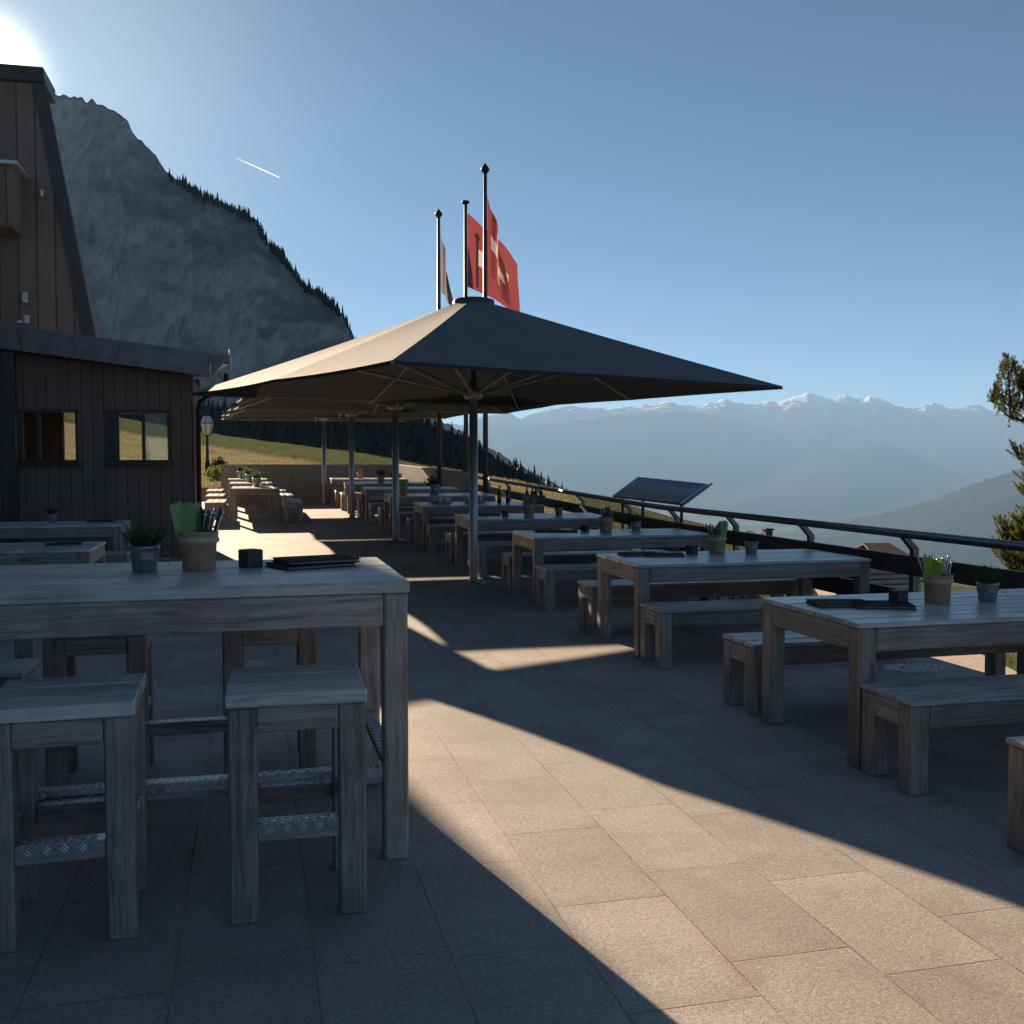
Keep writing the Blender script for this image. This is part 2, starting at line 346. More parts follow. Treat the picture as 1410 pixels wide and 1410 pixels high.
# ------------------------------------------------------------------ mesh building
class MB:
    def __init__(s): s.v = []; s.f = []; s.m = []; s.sm = []; s.r = []; s.mats = []; s.uv = None
    def mi(s, mat):
        if mat not in s.mats: s.mats.append(mat)
        return s.mats.index(mat)
    def add(s, vs, fs, mat, smooth=False, rnd=None):
        o = len(s.v); s.v += [tuple(x) for x in vs]; k = s.mi(mat)
        r = random.random() if rnd is None else rnd
        s.r += [r]*len(vs)
        for f in fs: s.f.append(tuple(o+i for i in f)); s.m.append(k); s.sm.append(smooth)
        return s
    def box(s, x0, x1, y0, y1, z0, z1, mat, b=.004, M=None):
        X, Y, Z = (x0, x1), (y0, y1), (z0, z1)
        b = min(b, (x1-x0)*.3, (y1-y0)*.3, (z1-z0)*.3)
        vs = []; idx = {}
        for i in (0, 1):
            for j in (0, 1):
                for k in (0, 1):
                    sx, sy, sz = 1-2*i, 1-2*j, 1-2*k
                    for a in range(3):
                        p = [X[i]+sx*b, Y[j]+sy*b, Z[k]+sz*b]
                        p[a] = (X[i], Y[j], Z[k])[a]
                        idx[i, j, k, a] = len(vs); vs.append(p)
        fs = []
        for q in (0, 1):
            fs.append([idx[q, j, k, 0] for j, k in ((0, 0), (1, 0), (1, 1), (0, 1))][::(1 if q else -1)])
            fs.append([idx[i, q, k, 1] for i, k in ((0, 0), (0, 1), (1, 1), (1, 0))][::(1 if q else -1)])
            fs.append([idx[i, j, q, 2] for i, j in ((0, 0), (1, 0), (1, 1), (0, 1))][::(1 if q else -1)])
        for a, bq in ((0, 0), (0, 1), (1, 0), (1, 1)):
            fs.append([idx[a, bq, 0, 0], idx[a, bq, 1, 0], idx[a, bq, 1, 1], idx[a, bq, 0, 1]])
            fs.append([idx[a, 0, bq, 0], idx[a, 1, bq, 0], idx[a, 1, bq, 2], idx[a, 0, bq, 2]])
            fs.append([idx[0, a, bq, 1], idx[1, a, bq, 1], idx[1, a, bq, 2], idx[0, a, bq, 2]])
        for i in (0, 1):
            for j in (0, 1):
                for k in (0, 1): fs.append([idx[i, j, k, a] for a in range(3)])
        if M is not None: vs = [M @ Vector(p) for p in vs]
        return s.add(vs, fs, mat)
    def prism(s, poly0, poly1, mat):
        n = len(poly0); fs = [tuple(range(n))[::-1], tuple(range(n, 2*n))]
        fs += [(i, (i+1) % n, n+(i+1) % n, n+i) for i in range(n)]
        return s.add(list(poly0)+list(poly1), fs, mat)
    def tube(s, pts, r, mat, n=12, cap=True):
        pts = [Vector(p) for p in pts]; rs = r if isinstance(r, (list, tuple)) else [r]*len(pts)
        vs = []; prev = None
        for i, p in enumerate(pts):
            d = (pts[min(i+1, len(pts)-1)]-pts[max(i-1, 0)]).normalized()
            if prev is None: a = d.cross(Vector((0, 0, 1)) if abs(d.z) < .9 else Vector((1, 0, 0))).normalized()
            else: a = (prev-d*prev.dot(d)).normalized()
            prev = a; b = d.cross(a)
            vs += [p+(a*math.cos(2*math.pi*k/n)+b*math.sin(2*math.pi*k/n))*rs[i] for k in range(n)]
        fs = [(i*n+k, i*n+(k+1) % n, (i+1)*n+(k+1) % n, (i+1)*n+k) for i in range(len(pts)-1) for k in range(n)]
        s.add(vs, fs, mat, True)
        if cap:
            o = len(s.v)-len(vs); k = s.mi(mat)
            for f in (tuple(o+i for i in range(n))[::-1], tuple(o+len(vs)-n+i for i in range(n))): s.f.append(f); s.m.append(k); s.sm.append(False)
        return s
    def lathe(s, prof, mat, n=24, c=(0, 0, 0), smooth=True):
        vs = [(c[0]+r*math.cos(2*math.pi*k/n), c[1]+r*math.sin(2*math.pi*k/n), c[2]+z) for r, z in prof for k in range(n)]
        fs = [(i*n+k, i*n+(k+1) % n, (i+1)*n+(k+1) % n, (i+1)*n+k) for i in range(len(prof)-1) for k in range(n)]
        return s.add(vs, fs, mat, smooth)
    def leaf(s, c, d, w, mat, nrm=None, rnd=None):
        d = Vector(d); n = nrm or Vector((random.uniform(-1, 1), random.uniform(-1, 1), random.uniform(-1, 1)))
        a = d.cross(n); a = a.normalized()*w if a.length > 1e-6 else Vector((w, 0, 0))
        c = Vector(c); return s.add([c, c+d*.5+a, c+d, c+d*.5-a], [(0, 1, 2, 3)], mat, False, rnd)
    def build(s, name, parent=None, label=None, flat_recalc=True):
        me = bpy.data.meshes.new(name); me.from_pydata(s.v, [], s.f)
        for m in s.mats: me.materials.append(m)
        me.polygons.foreach_set('material_index', s.m); me.polygons.foreach_set('use_smooth', s.sm)
        a = me.attributes.new('rnd', 'FLOAT', 'POINT'); a.data.foreach_set('value', s.r)
        if s.uv:
            ul = me.uv_layers.new(name='UVMap'); ul.data.foreach_set('uv', [c for l in me.loops for c in s.uv[l.vertex_index]])
        if flat_recalc and len(s.f) < 30000:
            bm = bmesh.new(); bm.from_mesh(me); bmesh.ops.recalc_face_normals(bm, faces=bm.faces); bm.to_mesh(me); bm.free()
        me.update(); o = bpy.data.objects.new(name, me); COL.objects.link(o)
        if parent: o.parent = parent
        if label: o['label'] = label
        return o
def tag(o, label=None, cat=None, group=None, kind=None):
    for k, v in (('label', label), ('category', cat), ('group', group), ('kind', kind)):
        if v: o[k] = v
    return o
def thing(name, loc, label, cat, group=None, rz=0):
    o = bpy.data.objects.new(name, None); o.empty_display_size = .1; COL.objects.link(o); o.location = loc; o.rotation_euler = (0, 0, rz)
    return tag(o, label, cat, group)
KIDS = {}
def copy_tree(o, parent=None):
    c = o.copy(); COL.objects.link(c)
    if parent: c.parent = parent
    for ch in o.children: copy_tree(ch, c)
    return c
def place(proto, used, loc, label, rz=0, group=None):
    """first call moves the prototype itself, later calls copy it with its parts"""
    o = proto if not used else copy_tree(proto)
    used.append(1); o.location = loc; o.rotation_euler = (0, 0, rz); o['label'] = label
    if group: o['group'] = group
    return o
def zf(Y): return max(0., (Y-12.5)*.022)
TILT = math.atan(.022)

# ------------------------------------------------------------------ terrain
def lerp_tab(tab, u):
    if u <= tab[0][0]: return tab[0][1]
    for (a, x), (b, y) in zip(tab, tab[1:]):
        if u <= b: return x+(y-x)*(u-a)/(b-a)
    return tab[-1][1]
def smooth(t): t = max(0., min(1., t)); return t*t*(3-2*t)
CREST_Y = [(-2600, 420), (-300, 520), (90, 553), (165, 574), (300, 598), (480, 621), (605, 643), (690, 660), (790, 675), (930, 712), (1060, 742), (1200, 790), (1410, 835), (1600, 870), (2400, 1000), (6000, 1500)]
CREST_D = [(-2600, 60), (90, 120), (300, 110), (605, 80), (790, 58), (1060, 62), (1410, 48), (6000, 40)]
BASE_D = [(0, 33), (560, 32), (700, 22), (900, 14), (1400, 8.5), (3000, 4)]
BASE_Z = [(0, .85), (560, .75), (680, .2), (800, -.6), (1000, -1.6), (1400, -1.9), (6000, -2.)]
def meadow_h(x, y):
    p = Vector((x, y, 0)); D = p.dot(Vector((math.sin(YAW), math.cos(YAW), 0))); L = p.dot(RT)
    if D < 1.5: return -2.2, 0, 0
    u = CXY+FPX*L/D*math.cos(PITCH)
    u = max(-2600, min(6000, u))
    Dc, D0, z0 = lerp_tab(CREST_D, u), lerp_tab(BASE_D, u), lerp_tab(BASE_Z, u)
    zc = EYE-(lerp_tab(CREST_Y, u)-637)/FPX*Dc
    t = (D-D0)/(Dc-D0)
    if t <= 0: z = z0-.25*(D0-D)*.2
    elif t < 1: z = z0+(zc-z0)*(t*.75+.25*t*t)
    else: z = zc-(D-Dc)*.10-max(0, D-Dc-20)*.45
    z += (noise.fractal(Vector((x*.09, y*.09, 3)), .9, 2.1, 4))*.16*min(1, max(0, (D-20)/20))
    if -9.6 < x < 5.3 and -9 < y < 32: z = min(z, -.9)
    if u > 640 and D < 25 and x < 7.5: z = min(z, -1.2+min(0, (6.2-x))*.3)
    # the upper, greener strip of the meadow starts along a shallow ditch
    vd = 600+(u-215)*.165
    zz = EYE-(vd-637)/FPX*D
    band = .5+(z-zz)*1.1
    ditch = max(0., 1-abs(z-zz)/.16) if u < 470 else 0
    if u > 640: band = .5 + (.35 if u > 800 else 0)
    return z, band, ditch
def grid_mesh(name, xs, ys, fn, mat, kind='structure'):
    mb = MB(); n = len(xs); vs = []; bd = []; dt = []
    for y in ys:
        for x in xs:
            z, b, d = fn(x, y); vs.append((x, y, z)); bd.append(b); dt.append(d)
    fs = [(j*n+i, j*n+i+1, (j+1)*n+i+1, (j+1)*n+i) for j in range(len(ys)-1) for i in range(n-1)]
    mb.add(vs, fs, mat, True); o = mb.build(name, flat_recalc=False)
    for nm, d in (('band', bd), ('ditch', dt)):
        a = o.data.attributes.new(nm, 'FLOAT', 'POINT'); a.data.foreach_set('value', d)
    return tag(o, kind=kind)
def span(a, b, st):
    n = int(round((b-a)/st)); return [a+(b-a)*i/n for i in range(n+1)]
xs = span(-90, -20, 4)[:-1]+span(-20, 30, .6)+span(30, 110, 3)[1:]
ys = span(-40, 4, 4)[:-1]+span(4, 60, .6)+span(60, 200, 2)[1:]
grid_mesh('meadow', xs, ys, meadow_h, MEADOW)

# valley floor to the horizon
mb = MB(); mb.add([(-90000, -60000, -820), (90000, -60000, -820), (90000, 120000, -820), (-90000, 120000, -820)], [(0, 1, 2, 3)], VALLEY)
tag(mb.build('valley_floor'), kind='structure')

def ridge(name, tab, D, depth, zbase, mat, step=4, rows=26, rough=1., pw=.8, jag=.0, seed=0, fine=.004, cliff=None, Dtab=None):
    """a mountain: slope rising from `depth` in front to a ridge line, with a back slope"""
    u0, u1 = tab[0][0], tab[-1][0]; us = span(u0, u1, step); vs = []; al = []; nrow = rows+6
    for u in us:
        Dr = lerp_tab(Dtab, u) if Dtab else D
        y = lerp_tab(tab, u); pr = at(u, y, Dr)
        ysm = sum(lerp_tab(tab, u+k*14) for k in range(-6, 7))/13; psm = at(u, ysm+(0 if cliff else 5), Dr)
        dirv = Vector((pr.x, pr.y, 0)).normalized()
        amp = depth*.10*rough
        for r in range(nrow):
            s = r/(rows-1)
            if s <= 1:
                bl_ = smooth((s-.72)/.28) if not cliff else 1
                top_ = psm.z*(1-bl_)+pr.z*bl_
                zz = zbase+(top_-zbase)*(cliff(s) if cliff else s**pw)
                q = Vector((pr.x, pr.y, 0))-dirv*depth*(1-s)
                env = math.sin(math.pi*min(1, s))**.7
                nz = noise.ridged_multi_fractal(Vector((q.x*fine+seed, q.y*fine, zz*fine*.5)), 1., 2.1, 5, 1., 2.)-.9
                if not cliff: nz = min(nz-.5, 0)
                q = q-dirv*amp*nz*env; zz += amp*.35*nz*env*(.2 if cliff else 1)
                if s > .9 and jag: zz += noise.noise(Vector((u*.13+seed, 5, 0)))*jag*(s-.9)*10
            else:
                k = (s-1)*rows; q = Vector((pr.x, pr.y, 0))+dirv*depth*.35*k; zz = pr.z-(pr.z-zbase)*.22*k
            vs.append((q.x, q.y, zz)); al.append(min(1.05, (zz-zbase)/max(1, (max(1, ridge.top or (pr.z-zbase))))) if s <= 1.01 else .5)
    n = nrow
    fs = [(i*n+r, (i+1)*n+r, (i+1)*n+r+1, i*n+r+1) for i in range(len(us)-1) for r in range(n-1)]
    mb = MB(); mb.add(vs, fs, mat, True); o = mb.build(name, flat_recalc=False)
    a = o.data.attributes.new('alt', 'FLOAT', 'POINT'); a.data.foreach_set('value', al)
    return tag(o, kind='structure')
ridge.top = None
FAR = [(-900, 585), (-300, 560), (200, 580), (480, 572), (560, 580), (640, 585), (665, 573), (690, 570), (700, 567), (716, 577), (735, 569), (760, 562), (785, 559), (815, 562), (840, 563), (868, 560), (885, 558), (905, 555), (920, 552), (935, 557), (960, 559), (980, 554), (993, 550), (1000, 549), (1008, 553), (1035, 557), (1052, 553), (1060, 552), (1070, 555), (1090, 547), (1105, 543), (1115, 540), (1126, 544), (1138, 548), (1148, 551), (1155, 544), (1166, 544), (1176, 548), (1190, 549), (1200, 546), (1206, 546), (1220, 552), (1236, 559), (1255, 563), (1268, 559), (1285, 553), (1296, 558), (1308, 562), (1322, 562), (1340, 558), (1348, 557), (1362, 564), (1380, 570), (1410, 576), (1500, 580), (1700, 570), (2100, 585), (3200, 570)]
ridge.top = 2750
ridge('far_mountains', FAR, 27000, 9000, -820, RANGE, 3, 44, .30, .8, 50, 3, .00042)
ridge.top = 4200
MID = [(300, 600), (560, 598), (660, 592), (720, 588), (790, 578), (870, 570), (960, 567), (1000, 576), (1060, 591), (1110, 612), (1150, 625), (1200, 645), (1300, 700), (1400, 760)]
ridge('valley_ridge', MID, 23500, 6000, -820, RANGE, 5, 26, .12, .85, 30, 9, .0006)
MID2 = [(960, 668), (1060, 648), (1120, 628), (1180, 616), (1215, 613), (1245, 617), (1290, 638), (1330, 657), (1400, 690), (1500, 740)]
ridge('valley_ridge', MID2, 20500, 5000, -820, RANGE, 5, 26, .12, .85, 30, 21, .0007)
NEAR = [(1060, 760), (1160, 722), (1220, 706), (1280, 690), (1320, 674), (1360, 660), (1410, 644), (1500, 610), (1700, 560), (2200, 500), (3000, 480)]
ridge('valley_ridge', NEAR, 10500, 3600, -820, RANGE, 5, 30, .14, .85, 20, 33, .0011)
LOWH = [(860, 800), (1000, 760), (1180, 745), (1280, 718), (1330, 726), (1410, 716), (1600, 700), (2400, 690)]
ridge('valley_ridge', LOWH, 11000, 4200, -820, RANGE, 5, 24, .14, .9, 10, 55, .0016)
SLOPE = [(380, 470), (480, 520), (560, 560), (600, 574), (640, 597), (680, 620), (720, 643), (760, 664), (790, 680), (840, 730), (900, 800)]
ridge('wooded_slope', SLOPE, 4200, 1400, -500, HILL, 4, 26, .5, .9, 16, 4, .003)
# the cliff above the chalet
CLIFF = [(-1500, 420), (-700, 380), (-300, 330), (-60, 250), (20, 165), (50, 134), (66, 128), (100, 133), (130, 140), (160, 154), (176, 166), (184, 184), (200, 200), (215, 214), (228, 236), (250, 250), (280, 268), (320, 284), (352, 303), (362, 322), (372, 337), (385, 347), (400, 370), (418, 392), (440, 404), (460, 420), (475, 437), (486, 464), (500, 500), (520, 535), (545, 560), (600, 600), (640, 640)]
def cliffp(s): return s*.32/.5 if s < .5 else .32+.68*((s-.5)/.5)**.85
ridge('cliff_mountain', CLIFF, 1500, 420, -60, ROCK, 2.5, 90, 1.1, .8, 6, 2, .006, cliffp, [(-1500, 1500), (0, 1450), (300, 1300), (640, 1100)])
FOREST = [(-400, 560), (100, 560), (300, 560), (480, 568), (560, 576), (600, 586), (640, 604), (690, 634), (740, 660), (780, 684), (830, 730)]
ridge('forest_hill', FOREST, 900, 330, -160, HILL, 6, 14, .3, .9, 2, 6, .02)

def spruce(mb, p, h, w, mat, tiers=6, n=7):
    p = Vector(p)
    for t in range(tiers):
        f = t/tiers; z0 = h*(.06+.9*f); z1 = h*min(1., .06+.9*(f+1.9/tiers)); r = w*(1-f)**.85*random.uniform(.8, 1.15)
        a0 = random.random()*6
        ring = [p+Vector((math.cos(a0+6.283*k/n)*r*random.uniform(.6, 1.2), math.sin(a0+6.283*k/n)*r*random.uniform(.6, 1.2), z0-random.random()*h*.05)) for k in range(n)]
        mb.add(ring+[p+Vector((0, 0, z1))], [(k, (k+1) % n, n) for k in range(n)], mat, False)
mb = MB()
for i in range(2600):
    u = random.uniform(120, 800); s = random.random()**.5
    y = lerp_tab(FOREST, u); D = 900-330*(1-s); zr = at(u, y, 900).z
    q = at(u, 637, D); z = -160+(zr+160)*s**.9
    spruce(mb, (q.x, q.y, z-1.5), random.uniform(7, 15), random.uniform(1.7, 3.), SPRU, 5, 6)
tag(mb.build('spruce_forest', flat_recalc=False), 'dark spruce forest covering the hill behind the meadow', 'forest', kind='stuff')
mb = MB()
for i in range(520):
    u = 232+258*random.random()**.8
    y = lerp_tab(CLIFF, u); D = lerp_tab([(-1500, 1500), (0, 1450), (300, 1300), (640, 1100)], u)-random.uniform(-4, 45)
    q = at(u, y+random.uniform(0, 7), D)
    hh_ = random.choice((5, 6, 7, 8, 9, 12, 15))*random.uniform(.7, 1.1); spruce(mb, (q.x, q.y, q.z-2.5), hh_, hh_*random.uniform(.16, .26), SPRU, 4, 6)
tag(mb.build('ridge_spruces', flat_recalc=False), 'spruces growing along the cliff edge against the sky', 'forest', kind='stuff')

# grass blades on the near meadow
def sway(): return Vector((random.uniform(-.4, .4), random.uniform(-.4, .4), 1)).normalized()
mb = MB()
def tufts(n, u0, u1, d0, d1, hmin, hmax, pick):
    for i in range(n):
        u = random.uniform(u0, u1); D = d0+(d1-d0)*random.random()**1.4
        q = at(u, 637, D); z, b, d = meadow_h(q.x, q.y)
        if -9.6 < q.x < 5.6 and q.y < 31.6: continue
        r = random.random(); mt = pick(b)
        for k in range(3):
            c = Vector((q.x+random.uniform(-.12, .12), q.y+random.uniform(-.12, .12), z-.02)); t = sway()*random.uniform(hmin, hmax)
            a = Vector((random.uniform(-1, 1), random.uniform(-1, 1), 0))*.022
            mb.add([c-a, c+a, c+t], [(0, 1, 2)], mt, False, min(1, max(0, r+random.uniform(-.3, .3))))
tufts(12000, 60, 800, 32, 70, .05, .16, lambda b: GRASSG if b > .52 else GRASS)
tufts(5000, 150, 800, 60, 100, .06, .18, lambda b: GRASSG if b > .52 else GRASS)
tufts(4000, 780, 1450, 9, 50, .08, .25, lambda b: GRASSG)
tag(mb.build('meadow_grass_blades', flat_recalc=False), 'dry and green grass blades on the sunlit meadow', 'grass', kind='stuff')

# gravel path below the terrace
mb = MB(); pts = [(8.5, -2), (9.6, 4), (11, 10), (12.4, 15.5), (15, 23), (19, 31)]
L = [];
for (x, y) in pts: L.append((x-.9, y, max(meadow_h(x-.9, y)[0], meadow_h(x+.9, y)[0])+.06)); L.append((x+.9, y, L[-1][2]))
mb.add(L, [(2*i, 2*i+1, 2*i+3, 2*i+2) for i in range(len(pts)-1)], plain('path_gravel', (.42, .33, .28), .9, nscale=12))
tag(mb.build('gravel_path'), kind='structure')

# ------------------------------------------------------------------ terrace
mb = MB(); X0, X1 = -9.5, 5.25; YS = [-8, -2, 4, 8, 12.2, 12.8, 18, 24, 31.3]
tp = [(x, y, zf(y)) for y in YS for x in (X0, X1)]; bt = [(x, y, -2.6) for y in YS for x in (X0, X1)]; n = len(tp)
fs = []
for i in range(len(YS)-1):
    a = 2*i; fs += [(a, a+1, a+3, a+2), (n+a, n+a+2, n+a+3, n+a+1), (a, a+2, n+a+2, n+a), (a+1, n+a+1, n+a+3, a+3)]
fs += [(0, n, n+1, 1), (2*len(YS)-2, 2*len(YS)-1, n+2*len(YS)-1, n+2*len(YS)-2)]
mb.add(tp+bt, fs, FLOOR); tag(mb.build('terrace_floor'), kind='structure')

# retaining wall at the far end
mb = MB(); zt = 1.51
def wallseg(a, b, za, zb, th):
    a, b = Vector(a), Vector(b); d = (b-a).normalized(); nrm = Vector((d.y, -d.x, 0))*-th
    p0 = [(a.x, a.y, -.5), (b.x, b.y, -.5), (b.x, b.y, zb), (a.x, a.y, za)]
    p1 = [(x+nrm.x, y+nrm.y, z) for x, y, z in p0]; mb.prism(p0, p1, CONC)
wallseg((-.95, 31.0, 0), (4.05, 31.0, 0), zt, zt, .28)
wallseg((4.055, 31.25, 0), (4.85, 24.0, 0), zt, 1.33, .25)
o = mb.build('retaining_wall'); tag(o, 'low grey concrete wall closing the far end of the terrace', 'wall')

# ------------------------------------------------------------------ furniture
def plank_top(mb, L, Wd, z0, z1, n, gap=.011, over=.0):
    w = (Wd-gap*(n-1))/n
    for i in range(n):
        y0 = -Wd/2+i*(w+gap); e = random.uniform(-.003, .003)
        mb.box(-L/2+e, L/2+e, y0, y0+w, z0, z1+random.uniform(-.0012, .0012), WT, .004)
def make_table(name, L, Wd, H, n, top, leg, apr, cat, group):
    t = thing(name, (0, 0, 0), '', cat, group)
    mb = MB(); plank_top(mb, L, Wd, H-top, H, n); mb.build('seat' if cat == 'bench' else 'tabletop', t)
    zt = H-top-.002; i = .006
    mb = MB(); a = L/2-i; b = Wd/2-i
    for s in (-1, 1):
        ya, yb = sorted((s*b, s*(b-.035))); mb.box(-a+leg+.002, a-leg-.002, ya, yb, zt-apr, zt, WX, .004)
        xa, xb = sorted((s*a, s*(a-.035))); mb.box(xa, xb, -b+leg+.002, b-leg-.002, zt-apr, zt, WY, .004)
    mb.build('apron', t)
    for sx in (-1, 1):
        for sy in (-1, 1):
            mb = MB(); xa, xb = sorted((sx*a, sx*(a-leg))); ya, yb = sorted((sy*b, sy*(b-leg)))
            mb.box(xa, xb, ya, yb, 0, zt, WZ, .007); mb.build('leg', t)
    return t
GT, GB = 'long wooden tables standing in rows on the terrace', 'long wooden benches beside the tables'
tbl = make_table('wooden_table', 2.1, 1.03, .75, 7, .028, .1, .12, 'table', GT); ut = []
bnc = make_table('wooden_bench', 2.1, .42, .45, 3, .026, .1, .11, 'bench', GB); ub = []
ORD = ['nearest', 'second', 'third', 'fourth', 'fifth', 'sixth', 'seventh', 'eighth', 'ninth']
ROWS = [4.55, 7.62, 10.72, 13.8, 16.8, 19.8, 22.8, 25.7, 28.55]
def rowx(Y): return 2.95-(max(0, Y-12.5))*.052
TABS = []
tl = ['weathered wooden table nearest the camera in the right-hand row, cut by the photo edge',
      'weathered wooden table second from the front of the right-hand row, in full view',
      'wooden table third from the front of the right-hand row, behind the first umbrella shadow gap',
      'wooden table fourth from the front of the right-hand row, beside the nearest umbrella pole',
      'wooden table carrying trays of upturned glasses under the umbrellas',
      'wooden table just behind the one with the glass trays',
      'wooden table three rows before the far concrete wall, under the third umbrella',
      'half sunlit wooden table second from the far concrete wall, beside the farthest umbrella pole',
      'sunlit wooden table closest to the far concrete wall in the right-hand row']
for i, Y in enumerate(ROWS):
    yc = Y+.515; x = rowx(yc)+1.05; z = zf(yc)
    o = place(tbl, ut, (x, yc, z), tl[i]); o.rotation_euler = (TILT if yc > 12.5 else 0, 0, 0); TABS.append((x, yc, z))
    for k, (dy, w) in enumerate(((-.24, 'front'), (1.32, 'rear'))):
        by = Y+dy; bx = rowx(by)+1.05-(0 if k == 0 else .01)
        lab = 'wooden bench at the %s side of the %s table of the right-hand row' % ('near' if k == 0 else 'far', ORD[i])
        o = place(bnc, ub, (bx+random.uniform(-.012, .012)*(i > 2), by+random.uniform(-.02, .02), zf(by)), lab); o.rotation_euler = (TILT if by > 12.5 else 0, 0, rad(random.uniform(-.7, .7)))
place(bnc, ub, (3.99, 3.28, 0), 'wooden bench end cut off by the right edge of the photo')
# tables along the chalet wall, right ends visible behind the bar table
for i, (xr, yc, lab) in enumerate(((-1.27, 7.0, 'wooden table behind the bar stools, mostly hidden by the bar table'), (-1.50, 10.75, 'grey wooden table with a dark menu in front of the chalet, the nearer of two'), (-1.62, 14.1, 'grey wooden table right below the chalet windows'))):
    place(tbl, ut, (xr-1.05, yc, zf(yc)), lab)
place(bnc, ub, (-1.2-1.05, 6.06, 0), 'wooden bench end showing between the rear bar stools and the left photo edge')
place(bnc, ub, (-1.50-1.05, 13.3, zf(13.3)), 'wooden bench in front of the table below the chalet windows')
# sunlit tables lengthwise, beyond the chalet corner
for i, yc in enumerate((24.0, 26.6, 29.2)):
    w = ('nearest', 'middle', 'farthest')[i]
    o = place(tbl, ut, (.02-.1*i, yc, zf(yc)), 'sunlit wooden table, %s of three in the left row by the street lamp' % w, rz=math.pi/2)
    for k, dx in enumerate((-.86, .80)):
        place(bnc, ub, (.02-.1*i+dx, yc-.05, zf(yc)), 'wooden bench on the %s side of the %s sunlit table in the left row' % (('left', 'right')[k], w), rz=math.pi/2)

# ---- bar table and stools
def tread(mb, a0, a1, c, zt, axis, out, w=.058, drop=.036):
    """chequer plate angle: top strip and outer lip along `axis` between a0, a1; raised lugs in a herringbone"""
    th = .003
    def bx(l0, l1, c0, c1, z0, z1, M=None, b=.0008):
        c0, c1 = sorted((c0, c1))
        if axis == 0: mb.box(l0, l1, c0, c1, z0, z1, GALV, b, M)
        else: mb.box(c0, c1, l0, l1, z0, z1, GALV, b, M)
    bx(a0, a1, c, c-out*w, zt, zt+th); bx(a0, a1, c, c+out*th, zt-drop, zt+th)
    st = .027; k = 0; q = a0+st/2
    while q < a1-st/2:
        for face in (0, 1):
            for j in ((-.0145, .0145) if face == 0 else (0,)):
                for g in (-.0062, 0, .0062):
                    sg = 1 if (k+(j > 0)) % 2 else -1
                    if face == 0: cen = (q, c-out*(w/2+j), zt+th)
                    else: cen = (q, c+out*th, zt-drop/2)
                    R = Matrix.Rotation(sg*rad(45), 4, 'Z' if face == 0 else ('Y' if axis == 0 else 'X'))
                    if axis == 1: cen = (cen[1], cen[0], cen[2])
                    off = Vector((g, g*-sg, 0)) if face == 0 else (Vector((g, 0, g*sg)) if axis == 0 else Vector((0, g, g*-sg)))
                    M = Matrix.Translation(Vector(cen)+off) @ R
                    hx = (.0105, .0021, .0026) if face == 0 else ((.0125, .0022, .0019) if axis == 0 else (.0022, .0125, .0019))
                    mb.box(-hx[0], hx[0], -hx[1], hx[1], -hx[2], hx[2], GALV, .0007, M)
        q += st; k += 1
def footrail(t, a0, a1, c, zt, axis, out, th=.045, h=.06):
    mb = MB(); c0, c1 = sorted((c, c-out*th))
    if axis == 0: mb.box(a0, a1, c0, c1, zt-h, zt, WX, .004)
    else: mb.box(c0, c1, a0, a1, zt-h, zt, WY, .004)
    r = mb.build('footrest', t); mb = MB(); tread(mb, a0+.002, a1-.002, c+out*.0015, zt+.001, axis, out); mb.build('tread_plate', r)
bar = make_table('bar_table', 1.86, 1.06, 1.10, 5, .045, .095, .125, 'bar table', None)
bar.location = (-.35, 4.47, 0); tag(bar, 'tall weathered grey bar table in the left foreground with stools around it')
del_ = .93-.006; hb = .53-.006
footrail(bar, -del_+.095, del_-.095, -hb+.03, .36, 0, -1)
footrail(bar, -del_+.095, del_-.095, hb-.03, .36, 0, 1)
footrail(bar, -hb+.095, hb-.095, del_-.03, .36, 1, 1)
footrail(bar, -hb+.095, hb-.095, -del_+.03, .36, 1, -1)
stl = make_table('bar_stool', .47, .49, .785, 3, .045, .092, .085, 'bar stool', 'bar stools around the tall table')
a, b = .235-.006, .245-.006
footrail(stl, -a+.092, a-.092, -b+.012, .335, 0, -1); footrail(stl, -a+.092, a-.092, b-.012, .335, 0, 1)
footrail(stl, -b+.092, b-.092, a-.012, .36, 1, 1); footrail(stl, -b+.092, b-.092, -a+.012, .36, 1, -1)
us = []
place(stl, us, (.137, 3.74, 0), 'wooden bar stool nearest the camera on the right, in front of the bar table', rad(-1))
place(stl, us, (-.625, 3.72, 0), 'wooden bar stool at the left photo edge, in front of the bar table', rad(1.5))
place(stl, us, (-.745, 5.36, 0), 'wooden bar stool tucked behind the bar table on the left', rad(2))
place(stl, us, (.07, 5.44, 0), 'wooden bar stool tucked behind the bar table on the right', rad(-1))

